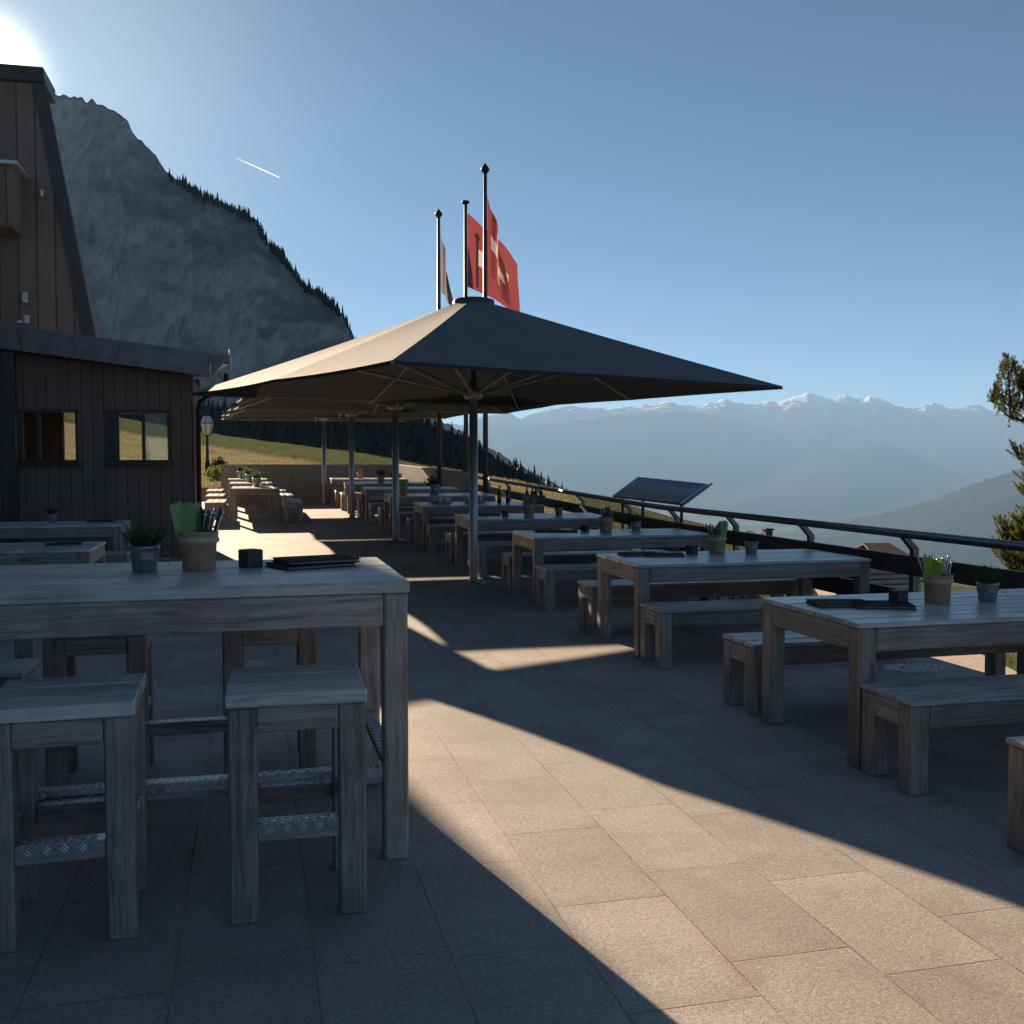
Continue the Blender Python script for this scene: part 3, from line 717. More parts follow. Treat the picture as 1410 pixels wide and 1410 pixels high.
# ------------------------------------------------------------------ things on the tables
def make_cutlery_pot(lime):
    t = thing('cutlery_pot', (0, 0, 0), '', 'cutlery pot', 'wooden cutlery pots on the tables')
    mb = MB(); mb.lathe([(0, 0), (.066, 0), (.069, .004), (.074, .112), (.082, .118), (.084, .136), (.081, .140), (.083, .165), (.079, .165), (.075, .12), (.066, .02), (0, .02)], POTW, 28)
    mb.build('pot', t)
    mb = MB(); mb.lathe([(.0755, .114), (.0845, .118), (.0865, .127), (.0845, .137), (.081, .140)], POTB, 28); mb.build('band', t)
    mb = MB(); nm = NAPL if lime else NAPK
    fan = ((.018, .035, .2, .05, .105, .06), (-.012, .03, -.3, .05, .10, -.10)) if lime else ((-.044, .006, .15, .05, .135, -.20), (-.030, -.016, -.35, .05, .13, -.10), (-.012, .024, .5, .05, .125, .02), (.016, -.012, 1.1, .042, .10, .26), (.024, .02, .8, .042, .09, .34))
    for (x, y, rz, w, h, ln) in fan:
        M = Matrix.Translation((x, y, .04)) @ Matrix.Rotation(rz, 4, 'Z') @ Matrix.Rotation(ln, 4, 'Y')
        for k in range(3):
            a_ = -.5*w+random.uniform(-.006, .006); b_ = .5*w+random.uniform(-.006, .006); hh = .12+h*random.uniform(.88, 1.02); o_ = .004*k
            P0 = [(a_*.7, o_, 0), (b_*.7, o_, 0), (b_, o_*1.6+.004, hh*.55), (b_*1.04, o_*2.2, hh), (a_*1.04, o_*2.2, hh-.006), (a_, o_*1.6+.004, hh*.55)]
            P = [M @ Vector(p) for p in P0]; Q = [M @ Vector((p[0], p[1]+.0016, p[2])) for p in P0]
            mb.add(P+Q, [(0, 1, 2, 5), (5, 2, 3, 4), (6, 11, 8, 7), (11, 10, 9, 8), (4, 3, 9, 10), (0, 5, 11, 6), (5, 4, 10, 11), (1, 7, 8, 2), (2, 8, 9, 3)], nm)
    mb.build('napkins', t)
    mb = MB()
    for k in range(24 if lime else 13):
        x, y = random.uniform(-.05 if lime else .0, .06), random.uniform(-.045, .045); tip = Vector((x*1.55+.015, y*1.5, random.uniform(.22, .275))); base = Vector((x*.6, y*.6, .05))
        mt = CUTB if k % 3 and not lime else CUTM; mid = base.lerp(tip, .5)
        mb.tube([base, mid, base.lerp(tip, .9), tip], [.003, .004, .0055, .004], mt, 6)
        if not k % 3: mb.lathe([(0, -.012), (.007, -.006), (.008, .002), (.004, .010), (0, .013)], CUTM, 8, tip)
    mb.build('cutlery', t); return t
def make_herb_pot():
    t = thing('herb_pot', (0, 0, 0), '', 'herb pot', 'zinc herb pots on the tables')
    mb = MB(); mb.lathe([(0, 0), (.047, 0), (.049, .003), (.054, .05), (.0565, .053), (.0565, .057), (.055, .06), (.061, .098), (.0645, .101), (.0645, .106), (.061, .108), (.058, .096), (.05, .09), (0, .09)], ZINC, 28); mb.build('bucket', t)
    mb = MB()
    for k in range(3):
        z = .060+.006*k; r = .0585+.001*k; mb.tube([(r*math.cos(a*.2618), r*math.sin(a*.2618), z+.002*math.sin(a)) for a in range(25)], .0018, TWINE, 5, False)
    mb.tube([(.055, -.022, .066), (.085, -.03, .078), (.105, -.03, .060), (.08, -.035, .052), (.058, -.03, .062), (.09, -.045, .05), (.10, -.05, .025)], .0018, TWINE, 5)
    mb.build('twine', t)
    mb = MB(); mb.lathe([(.058, .092), (.03, .097), (0, .098)], SOIL, 14)
    for k in range(46):
        a = random.random()*6.28; r = random.random()**.6; d = Vector((math.cos(a)*r*.9, math.sin(a)*r*.9, 1)).normalized(); L = random.uniform(.05, .12)
        p0 = Vector((math.cos(a)*r*.035, math.sin(a)*r*.035, .095)); p1 = p0+d*L
        mb.tube([p0, p1], [.0013, .0007], HERB, 4, False)
        for q in range(11):
            c = p0.lerp(p1, random.uniform(.25, 1.)); mb.leaf(c, Vector((random.uniform(-1, 1), random.uniform(-1, 1), random.uniform(-.2, 1))).normalized()*random.uniform(.010, .024), random.uniform(.003, .007), HERB)
    mb.build('herbs', t); return t
def make_cube():
    mb = MB(); mb.box(-.039, .039, -.039, .039, 0, .078, CUBE, .003); mb.box(-.034, .034, -.034, .034, .0775, .0795, CAPM, .001)
    return tag(mb.build('table_cube'), '', 'table cube', 'small dark cubes on the tables')
def make_menu():
    t = thing('menu_folder', (0, 0, 0), '', 'menu', 'dark menu folders lying on the tables')
    mb = MB(); mb.box(-.165, .165, -.12, .12, 0, .003, MENU, .001); mb.box(-.165, .165, -.12, .12, .014, .0175, MENU, .001); mb.build('cover', t)
    mb = MB(); mb.box(-.158, .158, -.114, .113, .0032, .0138, plain('menu_pages', (.25, .21, .19), .8), .001); mb.build('pages', t)
    return t
potg, upg = make_cutlery_pot(False), []; potl, upl = make_cutlery_pot(True), []
zinc, uz = make_herb_pot(), []; cube, uc = make_cube(), []; menu, um = make_menu(), []
BZ = 1.1015
place(zinc, uz, (-.455, 4.57, BZ), 'zinc bucket of herbs with a twine bow on the bar table', .1)
place(potg, upg, (-.235, 4.585, BZ), 'wooden pot with green napkins and dark cutlery on the bar table', .2)
place(cube, uc, (-.02, 4.62, BZ), 'dark cube on the bar table between cutlery pot and menus', rad(32))
place(menu, um, (.235, 4.60, BZ), 'lower menu folder on the bar table', rad(24)); place(menu, um, (.262, 4.625, BZ+.018), 'upper menu folder of the two stacked on the bar table', rad(17))
TN = ['nearest table of the right-hand row', 'second table of the right-hand row', 'third table of the right-hand row', 'fourth table of the right-hand row']
ITM = [[(3.23, 5.17), (3.42, 5.06), (3.57, 5.12), (3.82, 5.11), (4.15, 5.1)],
       [(3.26, 8.42), (3.46, 8.30), (3.75, 8.38), (4.0, 8.4), (4.3, 8.33)],
       [(3.36, 11.55), (3.5, 11.45), (3.78, 11.5), (4.04, 11.5), (4.43, 11.52)],
       [(3.30, 14.55), None, (3.52, 14.4), (3.89, 14.45), (4.36, 14.5)]]
for i, it in enumerate(ITM):
    z = .7515
    def P(k): return (it[k][0], it[k][1], z+zf(it[k][1]))
    nm = TN[i]
    place(menu, um, P(0), ('left dark menu folder' if it[1] else 'dark menu folder')+' lying on the '+nm, rad(-12+5*i))
    if it[1]: place(menu, um, P(1), 'right dark menu folder lying on the '+nm, rad(-22+3*i))
    place(cube, uc, P(2), 'small dark cube on the '+nm, rad(8+i*17))
    if i == 0: place(potl, upl, P(3), 'wooden cutlery pot with a sunlit lime napkin on the '+nm, 1.9)
    else: place(potg, upg, P(3), 'wooden cutlery pot with green napkins on the '+nm, 2.4+i)
    place(zinc, uz, P(4), 'zinc herb bucket on the '+nm, i*1.3)
place(menu, um, (-1.83, 10.82, .7515), 'dark menu folder on the nearer table in front of the chalet', rad(10))
place(menu, um, (-1.95, 14.25, .7515+zf(14.1)), 'dark menu folder on the table below the chalet windows', rad(-6))
place(zinc, uz, (-2.55, 14.3, .7515+zf(14.1)), 'herb bucket on the table below the chalet windows', .5)
for i, (x, y) in enumerate(((.06, 24.1), (-.12, 26.7), (-.36, 29.4))):
    place(zinc, uz, (x, y, .752+zf(y)), 'herb pot on the %s sunlit table of the left row' % ('nearest', 'middle', 'farthest')[i], i).scale = (1.7, 1.7, 1.9)
    place(menu, um, (x+.12, y-.35, .752+zf(y)), 'menu folder on the %s sunlit table of the left row' % ('nearest', 'middle', 'farthest')[i], 1.5)
for i, (k, dx, dy, w) in enumerate(((5, .35, .1, 'table behind the glass trays'), (5, 1.0, .2, 'table behind the glass trays'), (6, .75, .1, 'third-last table of the right-hand row'), (7, .9, 0, 'second-last table of the right-hand row'), (8, .8, .1, 'last table of the right-hand row'))):
    x, y, z = TABS[k]; yy = y+dy
    if i in (0, 4): place(potg, upg, (x-1.05+dx, yy, .752+zf(yy)), 'wooden cutlery pot on the '+w, i)
    else: place(zinc, uz, (x-1.05+dx, yy, .752+zf(yy)), 'herb pot on the '+w, i).scale = (1.6, 1.6, 1.8)
# glass trays, bottles and bottle crate on the fifth table
def make_tray():
    t = thing('glass_tray', (0, 0, 0), '', 'glass tray', 'round trays of glasses on the fifth table')
    mb = MB(); mb.lathe([(0, 0), (.19, 0), (.2, .012), (.195, .014), (.185, .006), (0, .006)], STEEL, 28); mb.build('tray', t)
    for (x, y) in ((-.12, 0), (-.06, -.10), (.06, -.10), (.12, 0), (-.06, .1), (.06, .1), (0, 0)):
        mb = MB(); mb.lathe([(0, .11), (.028, .108), (.036, .0), (.034, .0), (.026, .102), (0, .104)], DRINK, 14, (x, y, .0065)); mb.build('glass', t)
    return t
tray, utr = make_tray(), []; zt = .752+zf(17.3)
place(tray, utr, (3.15, 17.55, zt), 'tray of upturned glasses on the fifth table, left of the nearest umbrella pole', 0)
place(tray, utr, (3.72, 17.5, zt), 'tray of upturned glasses on the fifth table, behind the nearest umbrella pole', .4)
bp = [(.0, 0), (.036, 0), (.038, .01), (.038, .17), (.030, .20), (.0145, .225), (.0135, .285), (.0155, .288), (.0155, .30), (0, .30)]
def bottle(parent=None, c=(0, 0, 0), s=1.): mb = MB(); mb.lathe([(r*s, z*s) for r, z in bp], BOTG, 14, c); return mb.build('bottle', parent)
for i, x in enumerate((4.10, 4.25)):
    o = tag(bottle(), 'dark bottle on the fifth table, %s of the pair' % ('left', 'right')[i], 'bottle', 'pair of dark bottles'); o.location = (x, 17.2, zt)
cr = thing('bottle_crate', (4.68, 17.05, zt), 'small dark crate on the right end of the fifth table', 'crate')
mb = MB(); mb.box(-.17, .17, -.11, .11, 0, .012, DX, .002)
for y in (-.11, .098):
    for z in (.03, .09): mb.box(-.17, .17, y, y+.012, z, z+.045, DX, .002)
for x in (-.17, .158):
    for z in (.03, .09): mb.box(x, x+.012, -.097, .097, z, z+.045, DY, .002)
mb.build('slat_box', cr)
for i, (x, y) in enumerate(((-.115, .045), (-.04, -.045), (.04, .045), (.115, -.045))):
    o = tag(bottle(None, (0, 0, 0), .92), 'dark bottle standing in the small crate on the fifth table', 'bottle', 'bottles in the crate'); o.location = (4.68+x, 17.05+y, zt+.014)
vs_ = thing('flower_vase', (3.50, 20.6, .752+zf(20.6)), 'glass vase with a leafy sprig on the table behind the glass trays', 'vase')
mb = MB(); mb.lathe([(0, 0), (.045, 0), (.05, .06), (.032, .12), (.045, .16), (.042, .16), (.028, .12), (0, .01)], DRINK, 14); mb.build('vase', vs_)
mb = MB()
for k in range(70):
    d = Vector((random.uniform(-1, 1), random.uniform(-1, 1), random.uniform(.3, 1.5))).normalized(); mb.leaf(Vector((0, 0, .13))+d*random.uniform(.03, .2), d*.06, .018, HERB)
mb.build('sprig', vs_)

# ------------------------------------------------------------------ umbrellas
def make_umbrella(half, zc=3.58, ze=2.49):
    t = thing('market_umbrella', (0, 0, 0), '', 'umbrella', 'large square umbrellas in a row')
    mb = MB(); mb.lathe([(0, 0), (.17, 0), (.17, .018), (.07, .022), (.062, .05)], STEEL, 24); mb.build('base_plate', t)
    mb = MB(); mb.lathe([(.054, .02), (.054, 2.62), (.035, 2.63), (.035, zc-.05), (0, zc-.04)], STEEL, 24); mb.build('pole', t)
    mb = MB(); mb.lathe([(.055, 2.37), (.10, 2.37), (.125, 2.40), (.125, 2.47), (.10, 2.50), (.055, 2.50)], RIBM, 20); mb.build('hub', t)
    dirs = []
    for k in range(8):
        a = k*math.pi/4; r = half*math.sqrt(2) if k % 2 else half; dirs.append((Vector((math.cos(a), math.sin(a), 0)), r))
    def rib(k, tt):
        d, r = dirs[k % 8]; z = zc-(zc-ze)*tt-.015*math.sin(math.pi*tt); r0 = .24
        return d*(r0+(r-r0)*tt)+Vector((0, 0, z))
    mb = MB(); NT_, NS = 14, 10
    for k in range(8):
        vs = []
        for i in range(NT_+1):
            for j in range(NS+1):
                tt, s = i/NT_, j/NS; q = 4*s*(1-s); te = tt*(1-.022*q*tt)
                p = rib(k, te).lerp(rib(k+1, te), s); p.z -= .040*q*tt*(1-.35*tt)+.006*math.sin(11*tt+k)*q*tt; vs.append(p)
        fs = [(i*(NS+1)+j, (i+1)*(NS+1)+j, (i+1)*(NS+1)+j+1, i*(NS+1)+j+1) for i in range(NT_) for j in range(NS)]
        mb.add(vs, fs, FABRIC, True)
    cn_ = mb.build('canopy', t, flat_recalc=False)
    mb = MB(); ring = []
    for k in range(8):
        for j in range(NS):
            s_ = j/NS; q = 4*s_*(1-s_); te = 1-.022*q; p = rib(k, te).lerp(rib(k+1, te), s_); p.z -= .040*q*.65+.006*math.sin(11+k)*q; ring.append(p)
    vs = ring+[p-Vector((0, 0, .035)) for p in ring]; n_ = len(ring)
    mb.add(vs, [(i, (i+1) % n_, n_+(i+1) % n_, n_+i) for i in range(n_)], FABRIC, False); mb.build('hem', cn_, flat_recalc=False)
    mb = MB(); mb.lathe([(.27, zc-.03), (.275, zc+.03), (.25, zc+.055), (.06, zc+.085), (0, zc+.088)], CAPM, 8); mb.build('cap', t)
    for k in range(8):
        mb = MB(); pts = [rib(k, q)-Vector((0, 0, .035)) for q in (0, .25, .5, .75, .97)]; d, r = dirs[k]
        pts.append(pts[-1]+(pts[-1]-pts[-2])*.13+Vector((0, 0, .01)))
        mb.tube(pts, .018, RIBM, 8); rb = mb.build('rib', t)
        mb = MB(); mb.tube([d*.11+Vector((0, 0, 2.44)), rib(k, .54)-Vector((0, 0, .06))], .019, RIBM, 8); mb.build('strut', rb)
    return t
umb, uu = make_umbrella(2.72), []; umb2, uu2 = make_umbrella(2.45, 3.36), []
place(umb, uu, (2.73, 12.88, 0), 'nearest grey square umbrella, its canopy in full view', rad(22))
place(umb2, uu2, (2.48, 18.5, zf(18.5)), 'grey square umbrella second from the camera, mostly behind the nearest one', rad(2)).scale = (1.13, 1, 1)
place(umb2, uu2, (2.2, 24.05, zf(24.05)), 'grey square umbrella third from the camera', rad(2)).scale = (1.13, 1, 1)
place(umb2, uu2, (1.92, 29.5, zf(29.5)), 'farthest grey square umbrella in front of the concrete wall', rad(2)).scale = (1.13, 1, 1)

# ------------------------------------------------------------------ railing
rl = thing('terrace_railing', (5.1, 12, 0), 'steel handrail on bent posts with dark planks along the valley edge', 'railing')
RX = 5.1
def rz_(Y): return zf(Y)*.95
mb = MB(); yy = span(.8, 24.1, .8)
mb.tube([(-.05, y-12, .985+rz_(y)) for y in yy], .030, RAILM, 10)
mb.tube([(-.05, y-12, 1.008+rz_(y)) for y in yy], .016, RAILM, 8); mb.build('handrail', rl)
for z0, z1, nm in ((.645, .80, 0), (.36, .515, 1)):
    mb = MB()
    for y0, y1 in ((.8, 4.86), (4.88, 8.9), (8.92, 12.0), (12.02, 16.5), (16.52, 24.0)):
        za, zb = rz_(y0), rz_(y1); x0, x1 = .06, .10
        mb.prism([(x0, y0-12, z0+za), (x1, y0-12, z0+za), (x1, y0-12, z1+za), (x0, y0-12, z1+za)], [(x0, y1-12, z0+zb), (x1, y1-12, z0+zb), (x1, y1-12, z1+zb), (x0, y1-12, z1+zb)], DY)
    mb.build('plank', rl)
for Y in (1.0, 2.6, 4.15, 5.7, 7.3, 8.91, 10.5, 12.15, 13.83, 16.03, 18.55, 20.99, 22.94):
    mb = MB(); z = rz_(Y); y = Y-12
    w = .028
    prof = [(.105, -.35), (.155, -.35), (.155, .86), (.02, 1.0), (-.035, .965), (-.03, .955), (.0, .96), (.105, .845)]
    mb.prism([(px_, y-w, pz+z) for px_, pz in prof], [(px_, y+w, pz+z) for px_, pz in prof], RAILM); mb.build('post', rl)
# viewing board
pn = thing('panorama_board', (5.55, 13.6, 0), 'tilted panorama board facing the terrace above the handrail', 'information board')
A, B, C_, D_ = Vector((5.32, 14.85, 1.055)), Vector((5.32, 12.25, 1.035)), Vector((5.93, 12.75, 1.275)), Vector((5.93, 15.35, 1.335))
O = Vector((5.55, 13.6, 0)); nrm = (B-A).cross(D_-A).normalized();
if nrm.z < 0: nrm = -nrm
mb = MB(); mb.prism([p-O-nrm*.03 for p in (A, B, C_, D_)], [p-O for p in (A, B, C_, D_)], PANELF); mb.build('board', pn)
mb = MB(); ins = [A.lerp(C_, .02), B.lerp(D_, .02), C_.lerp(A, .02), D_.lerp(B, .02)]
mb.add([p-O+nrm*.003 for p in ins], [(0, 1, 2, 3)], PANELP); mb.uv = [(0, 0), (1, 0), (1, 1), (0, 1)]; mb.build('panorama_picture', pn)
mb = MB(); mb.tube([C_-O-nrm*.03, C_-O+(C_-B).normalized()*.10-nrm*.03], .014, PANELF, 8); mb.tube([B-O-nrm*.035, C_-O-nrm*.035], .016, PANELF, 8); mb.build('side_arm', pn)
for q in (.10, .42, .95):
    p = A.lerp(B, q).lerp(D_.lerp(C_, q), .18)-O; mb = MB(); mb.tube([(p.x, p.y, -1.3), (p.x, p.y, p.z-.04)], .022, PANELF, 8); mb.build('leg', pn)

# ------------------------------------------------------------------ flagpoles and flags
FP = [((597, 645), (604, 298), 26, 1), ((629, 650), (641, 279), 24.6, 0), ((663, 658), (668, 237), 22, 1)]
plab = ['left flagpole with a pointed finial behind the nearest umbrella', 'middle flagpole with a flat cap behind the nearest umbrella', 'tallest flagpole on the right with a pointed finial behind the nearest umbrella']
tops = []
for i, (b_, t_, D, fin) in enumerate(FP):
    p0, p1 = at(*b_, D), at(*t_, D); p0 = Vector((p1.x, p1.y, 0))
    gz = meadow_h(p0.x, p0.y)[0]-.2; H = p1.z-gz
    t = thing('flagpole', (p0.x, p0.y, gz), plab[i], 'flagpole', 'three flagpoles behind the railing')
    mb = MB(); mb.tube([(0, 0, 0), (0, 0, H*.5), (0, 0, H)], [.062, .056, .040], plain('flagpole_metal_%s' % 'abc'[i], (.075, .075, .08), .5, .3), 12); mb.build('pole', t)
    mb = MB()
    if fin: mb.lathe([(0, -.05), (.045, -.04), (.05, -.02), (.09, .03), (.10, .06), (.07, .11), (.03, .16), (0, .20)], BLKM, 12, (0, 0, H))
    else: mb.lathe([(0, -.03), (.09, -.02), (.10, .02), (.06, .05), (0, .055)], BLKM, 12, (0, 0, H))
    mb.build('finial', t); tops.append((p0, p1.z))
def flag(name, i, z0, hoist, fly, droop, droopb, amp, mat, label, curl=1.6, waves=3.):
    p, zt = tops[i]; d = (RT*.94+FW*.34); d.z = 0; d.normalize(); nn = Vector((-d.y, d.x, 0)); mb = MB(); nu, nv = 30, 24; vs = []; uv = []
    for a in range(nu+1):
        for b_ in range(nv+1):
            u, v = a/nu, b_/nv
            dr = (droop*(1-v)+droopb*v)*u**1.15
            f = fly(v)*u; w = amp*math.sin(waves*math.pi*u+curl*v)*min(1, u*3)
            vs.append(Vector((p.x, p.y, 0))+d*(.05+f+.04*math.sin(5*u+3*v)*u)+nn*w+Vector((0, 0, zt-z0-hoist*v-dr))); uv.append((u, v))
    fs = [(a*(nv+1)+b_, (a+1)*(nv+1)+b_, (a+1)*(nv+1)+b_+1, a*(nv+1)+b_+1) for a in range(nu) for b_ in range(nv)]
    mb.add(vs, fs, mat, True); mb.uv = uv; o = mb.build(name, flat_recalc=False); tag(o, label, 'flag', 'flags on the three poles'); return o
flag('flag', 0, .38, 1.5, lambda v: .24+.20*v, 1.45, .60, .09, FPALE, 'pale flag hanging in folds from the left flagpole', waves=4)
flag('flag', 1, .25, 1.75, lambda v: 1.34, 1.12, .62, .10, FEMB, 'large red flag with white and dark emblem on the middle flagpole', waves=2.2)
flag('flag', 2, .50, 1.6, lambda v: .40+.18*v, 1.5, .95, .11, FSWISS, 'red flag with a white cross drooping from the tallest flagpole', waves=3.4)

# ------------------------------------------------------------------ chalet annex with windows
ax = thing('chalet_annex', (-3, 17, 0), 'dark timber annex with two windows and a clad sloping eave', 'building')
OX, OY = -3., 17.
def bx(mb, x0, x1, y0, y1, z0, z1, mat, b=.004): mb.box(x0-OX, x1-OX, y0-OY, y1-OY, z0, z1, mat, b)
Wn = [(-2.16, -1.25), (-3.50, -2.57)]; zs, zh = 1.57, 2.36
mb = MB(); y0, y1 = 16.6, 16.75
def zr(x): return 3.0+(-.5-x)*.119
for (x0, x1) in ((-8.5, -3.50), (-2.57, -2.16), (-1.25, -.90)): bx(mb, x0, x1, y0, y1, -.2, 2.80, WALLB)
for (x0, x1) in Wn: bx(mb, x0+.001, x1-.001, y0+.003, y1, -.2, zs, WALLB); bx(mb, x0+.001, x1-.001, y0+.003, y1, zh, 2.80, WALLB)
mb.prism([(-8.5-OX, 16.601-OY, 2.801), (-.9-OX, 16.601-OY, 2.801), (-.9-OX, 16.601-OY, zr(-.9)-.14), (-8.5-OX, 16.601-OY, zr(-8.5)-.14)], [(-8.5-OX, 16.75-OY, 2.801), (-.9-OX, 16.75-OY, 2.801), (-.9-OX, 16.75-OY, zr(-.9)-.14), (-8.5-OX, 16.75-OY, zr(-8.5)-.14)], WALLB)
mb.build('front_wall', ax)
mb = MB(); bx(mb, -1.02, -.902, 16.752, 18.598, -.2, 2.85, boards('side_wall_boards', 1, .16, (.165, .115, .094), (.205, .147, .122))); mb.build('side_wall', ax)
mb = MB(); yb0, yb1 = 18.6, 18.72
for (x0, x1, z0, z1) in ((-8.5, -3.11, -.2, 3.0), (-2.86, -2.36, -.2, 3.0), (-1.34, -.9, -.2, 3.0), (-3.11, -2.86, -.2, 1.2), (-3.11, -2.86, 2.66, 3.0), (-2.36, -1.34, -.2, 1.2), (-2.36, -1.34, 2.66, 3.0)): bx(mb, x0, x1, yb0, yb1, z0, z1, WALLB)
mb.build('rear_wall', ax)
for i, (x0, x1) in enumerate(Wn):
    mb = MB(); f = .05; yf0, yf1 = 16.57, 16.68
    bx(mb, x0, x0+f, yf0, yf1, zs, zh, DZ); bx(mb, x1-f*.7, x1, yf0, yf1, zs, zh, DZ); bx(mb, x0+f, x1-f*.7, yf0, yf1, zh-f, zh, DX); bx(mb, x0+f, x1-f*.7, yf0, yf1, zs, zs+.03, DX)
    if i == 0: mid = x0+.50
    else: mid = x0+.36
    bx(mb, mid, mid+.045, yf0+.01, yf1, zs+.03, zh-f, DZ)
    bx(mb, x0+f, x0+.17, yf0+.02, yf1-.01, zs+.03, zh-f, DZ)
    wf = mb.build('window', ax)
    mb = MB(); bx(mb, x0+.17, mid, 16.62, 16.63, zs+.03, zh-f, PANE, .001); mb.build('pane', wf)
    mb = MB(); bx(mb, mid+.045, x1-f*.7, 16.612, 16.622, zs+.03, zh-f, PANEF if i == 0 else PANE, .001); mb.build('pane', wf)
    mb = MB(); bx(mb, x0-.06, x1+.06, 16.50, 16.60, zs-.05, zs-.005, DX); mb.build('sill', wf)
# roof slab, its right edge running in towards the back
mb = MB()
def rp(x, y, dz): return (x-OX, y-OY, zr(x)+.19+dz)
mb.prism([rp(-8.6, 16.28, -.12), rp(-.36, 16.28, -.12), rp(-.36, 16.28, 0), rp(-8.6, 16.28, 0)], [rp(-8.6, 19.1, -.12), rp(-.78, 19.1, -.12), rp(-.78, 19.1, 0), rp(-8.6, 19.1, 0)], FASC); mb.build('roof', ax)
mb = MB(); J = [(-8.6, -8.7)]+[(x, x-.14+.05*k) for k, x in enumerate((-6.1, -5.4, -4.7, -4.0, -3.3, -2.58))]+[(-1.89, -1.99), (-1.25, -1.28), (-.62, -.63), (-.335, -.60)]
for (a0, b0), (a1, b1) in zip(J, J[1:]):
    g = .006; P0 = [(a0+g, zr(a0)+.20), (a1-g, zr(a1)+.20), (b1-g, zr(b1)-.155), (b0+g, zr(b0)-.155)]
    mb.prism([(x-OX, 16.19-OY, z) for x, z in P0], [(x-OX, 16.27-OY, z) for x, z in P0], FASC)
mb.build('fascia', ax)
mb = MB(); mb.prism([(-8.6-OX, 16.272-OY, zr(-8.6)-.16), (-.62-OX, 16.272-OY, zr(-.62)-.16), (-.62-OX, 16.272-OY, zr(-.62)-.14), (-8.6-OX, 16.272-OY, zr(-8.6)-.14)], [(-8.6-OX, 16.6-OY, zr(-8.6)-.16), (-.9-OX, 16.6-OY, zr(-.9)-.16), (-.9-OX, 16.6-OY, zr(-.9)-.14), (-8.6-OX, 16.6-OY, zr(-8.6)-.14)], DX); mb.build('soffit', ax)
mb = MB(); bx(mb, -3.53, -3.375, 16.3, 16.45, 0, zr(-3.4)-.16, DZ, .008); mb.build('post', ax)
mb = MB(); mb.tube([(p[0]-OX, p[1]-OY, p[2]) for p in ((-.40, 16.36, 2.92), (-.40, 16.4, 2.80), (-.43, 16.45, 2.70), (-.72, 16.52, 2.56), (-.80, 16.55, 2.50), (-.83, 16.56, 2.38), (-.83, 16.56, .0))], .036, BLKM, 10); mb.build('downpipe', ax)
mb = MB(); mb.tube([(-.34-OX, 16.23-OY, 2.95), (-.335-OX, 16.23-OY, 3.28)], .018, LITE, 8); mb.build('roof_rod', ax)
# main house with the steep dark roof
hs = thing('steep_roofed_house', (-6, 22, 0), 'tall house with a steep dark brown roof against the sun', 'building')
HX, HY = -6., 22.
mb = MB()
fr = [(-13, 21.55, 3.75), (-2.92, 21.55, 3.75), (-3.86, 21.75, 9.12), (-13, 21.75, 9.3)]; bk = [(-13, 24.5, 3.75), (-3.02, 23.0, 3.75), (-4.05, 23.0, 9.12), (-13, 24.5, 9.3)]
mb.prism([(x-HX, y-HY, z) for x, y, z in fr], [(x-HX, y-HY, z) for x, y, z in bk], ROOFB); mb.build('roof', hs)
mb = MB(); mb.box(-13-HX, -4.25-HX, 22.0-HY, 24.2-HY, -.5, 3.748, WALLB); mb.build('wall', hs)
mb = MB(); mb.box(-13-HX, -4.9-HX, -12-HY, 13.5-HY, -.5, 5.6, boards('added_wing_boards', 1, .16, (.062, .043, .034), (.088, .062, .050))); mb.build('added_shade_wing', hs)  # unseen wing added to block sky light and darken the foreground
mb = MB(); mb.box(-13-HX, -3.84-HX, 21.66-HY, 22.9-HY, 8.86, 9.16, DX, .02); mb.build('ridge_board', hs)
mb = MB(); a0, a1 = Vector((-2.935-HX, 21.495-HY, 3.75)), Vector((-3.83-HX, 21.69-HY, 8.855))
mb.prism([a0, a0+Vector((-.22, 0, 0)), a0+Vector((-.22, .05, 0)), a0+Vector((0, .05, 0))], [a1, a1+Vector((-.22, 0, 0)), a1+Vector((-.22, .05, 0)), a1+Vector((0, .05, 0))], DZ); mb.build('verge_board', hs)
dm = MB(); dm.box(-9-HX, -4.25-HX, 20.7-HY, 21.66-HY, 5.9, 7.0, ROOFB, .02); d_ = dm.build('dormer', hs)
dm = MB(); dm.box(-9.1-HX, -4.13-HX, 20.6-HY, 21.7-HY, 7.002, 7.07, LITE, .01); dm.build('flashing', d_)
mb = MB()
for (u, v, w, h) in ((36, 411, .09, .20), (38, 440, .10, .16), (29, 444, .10, .06), (59, 268, .05, .14), (17, 452, .10, .05)):
    p = at(u, v, 19.7); mb.box(p.x-w/2-HX, p.x+w/2-HX, 21.42-HY, 21.56-HY, p.z-h/2, p.z+h/2, LITE, .01)
mb.build('snow_guard', hs)

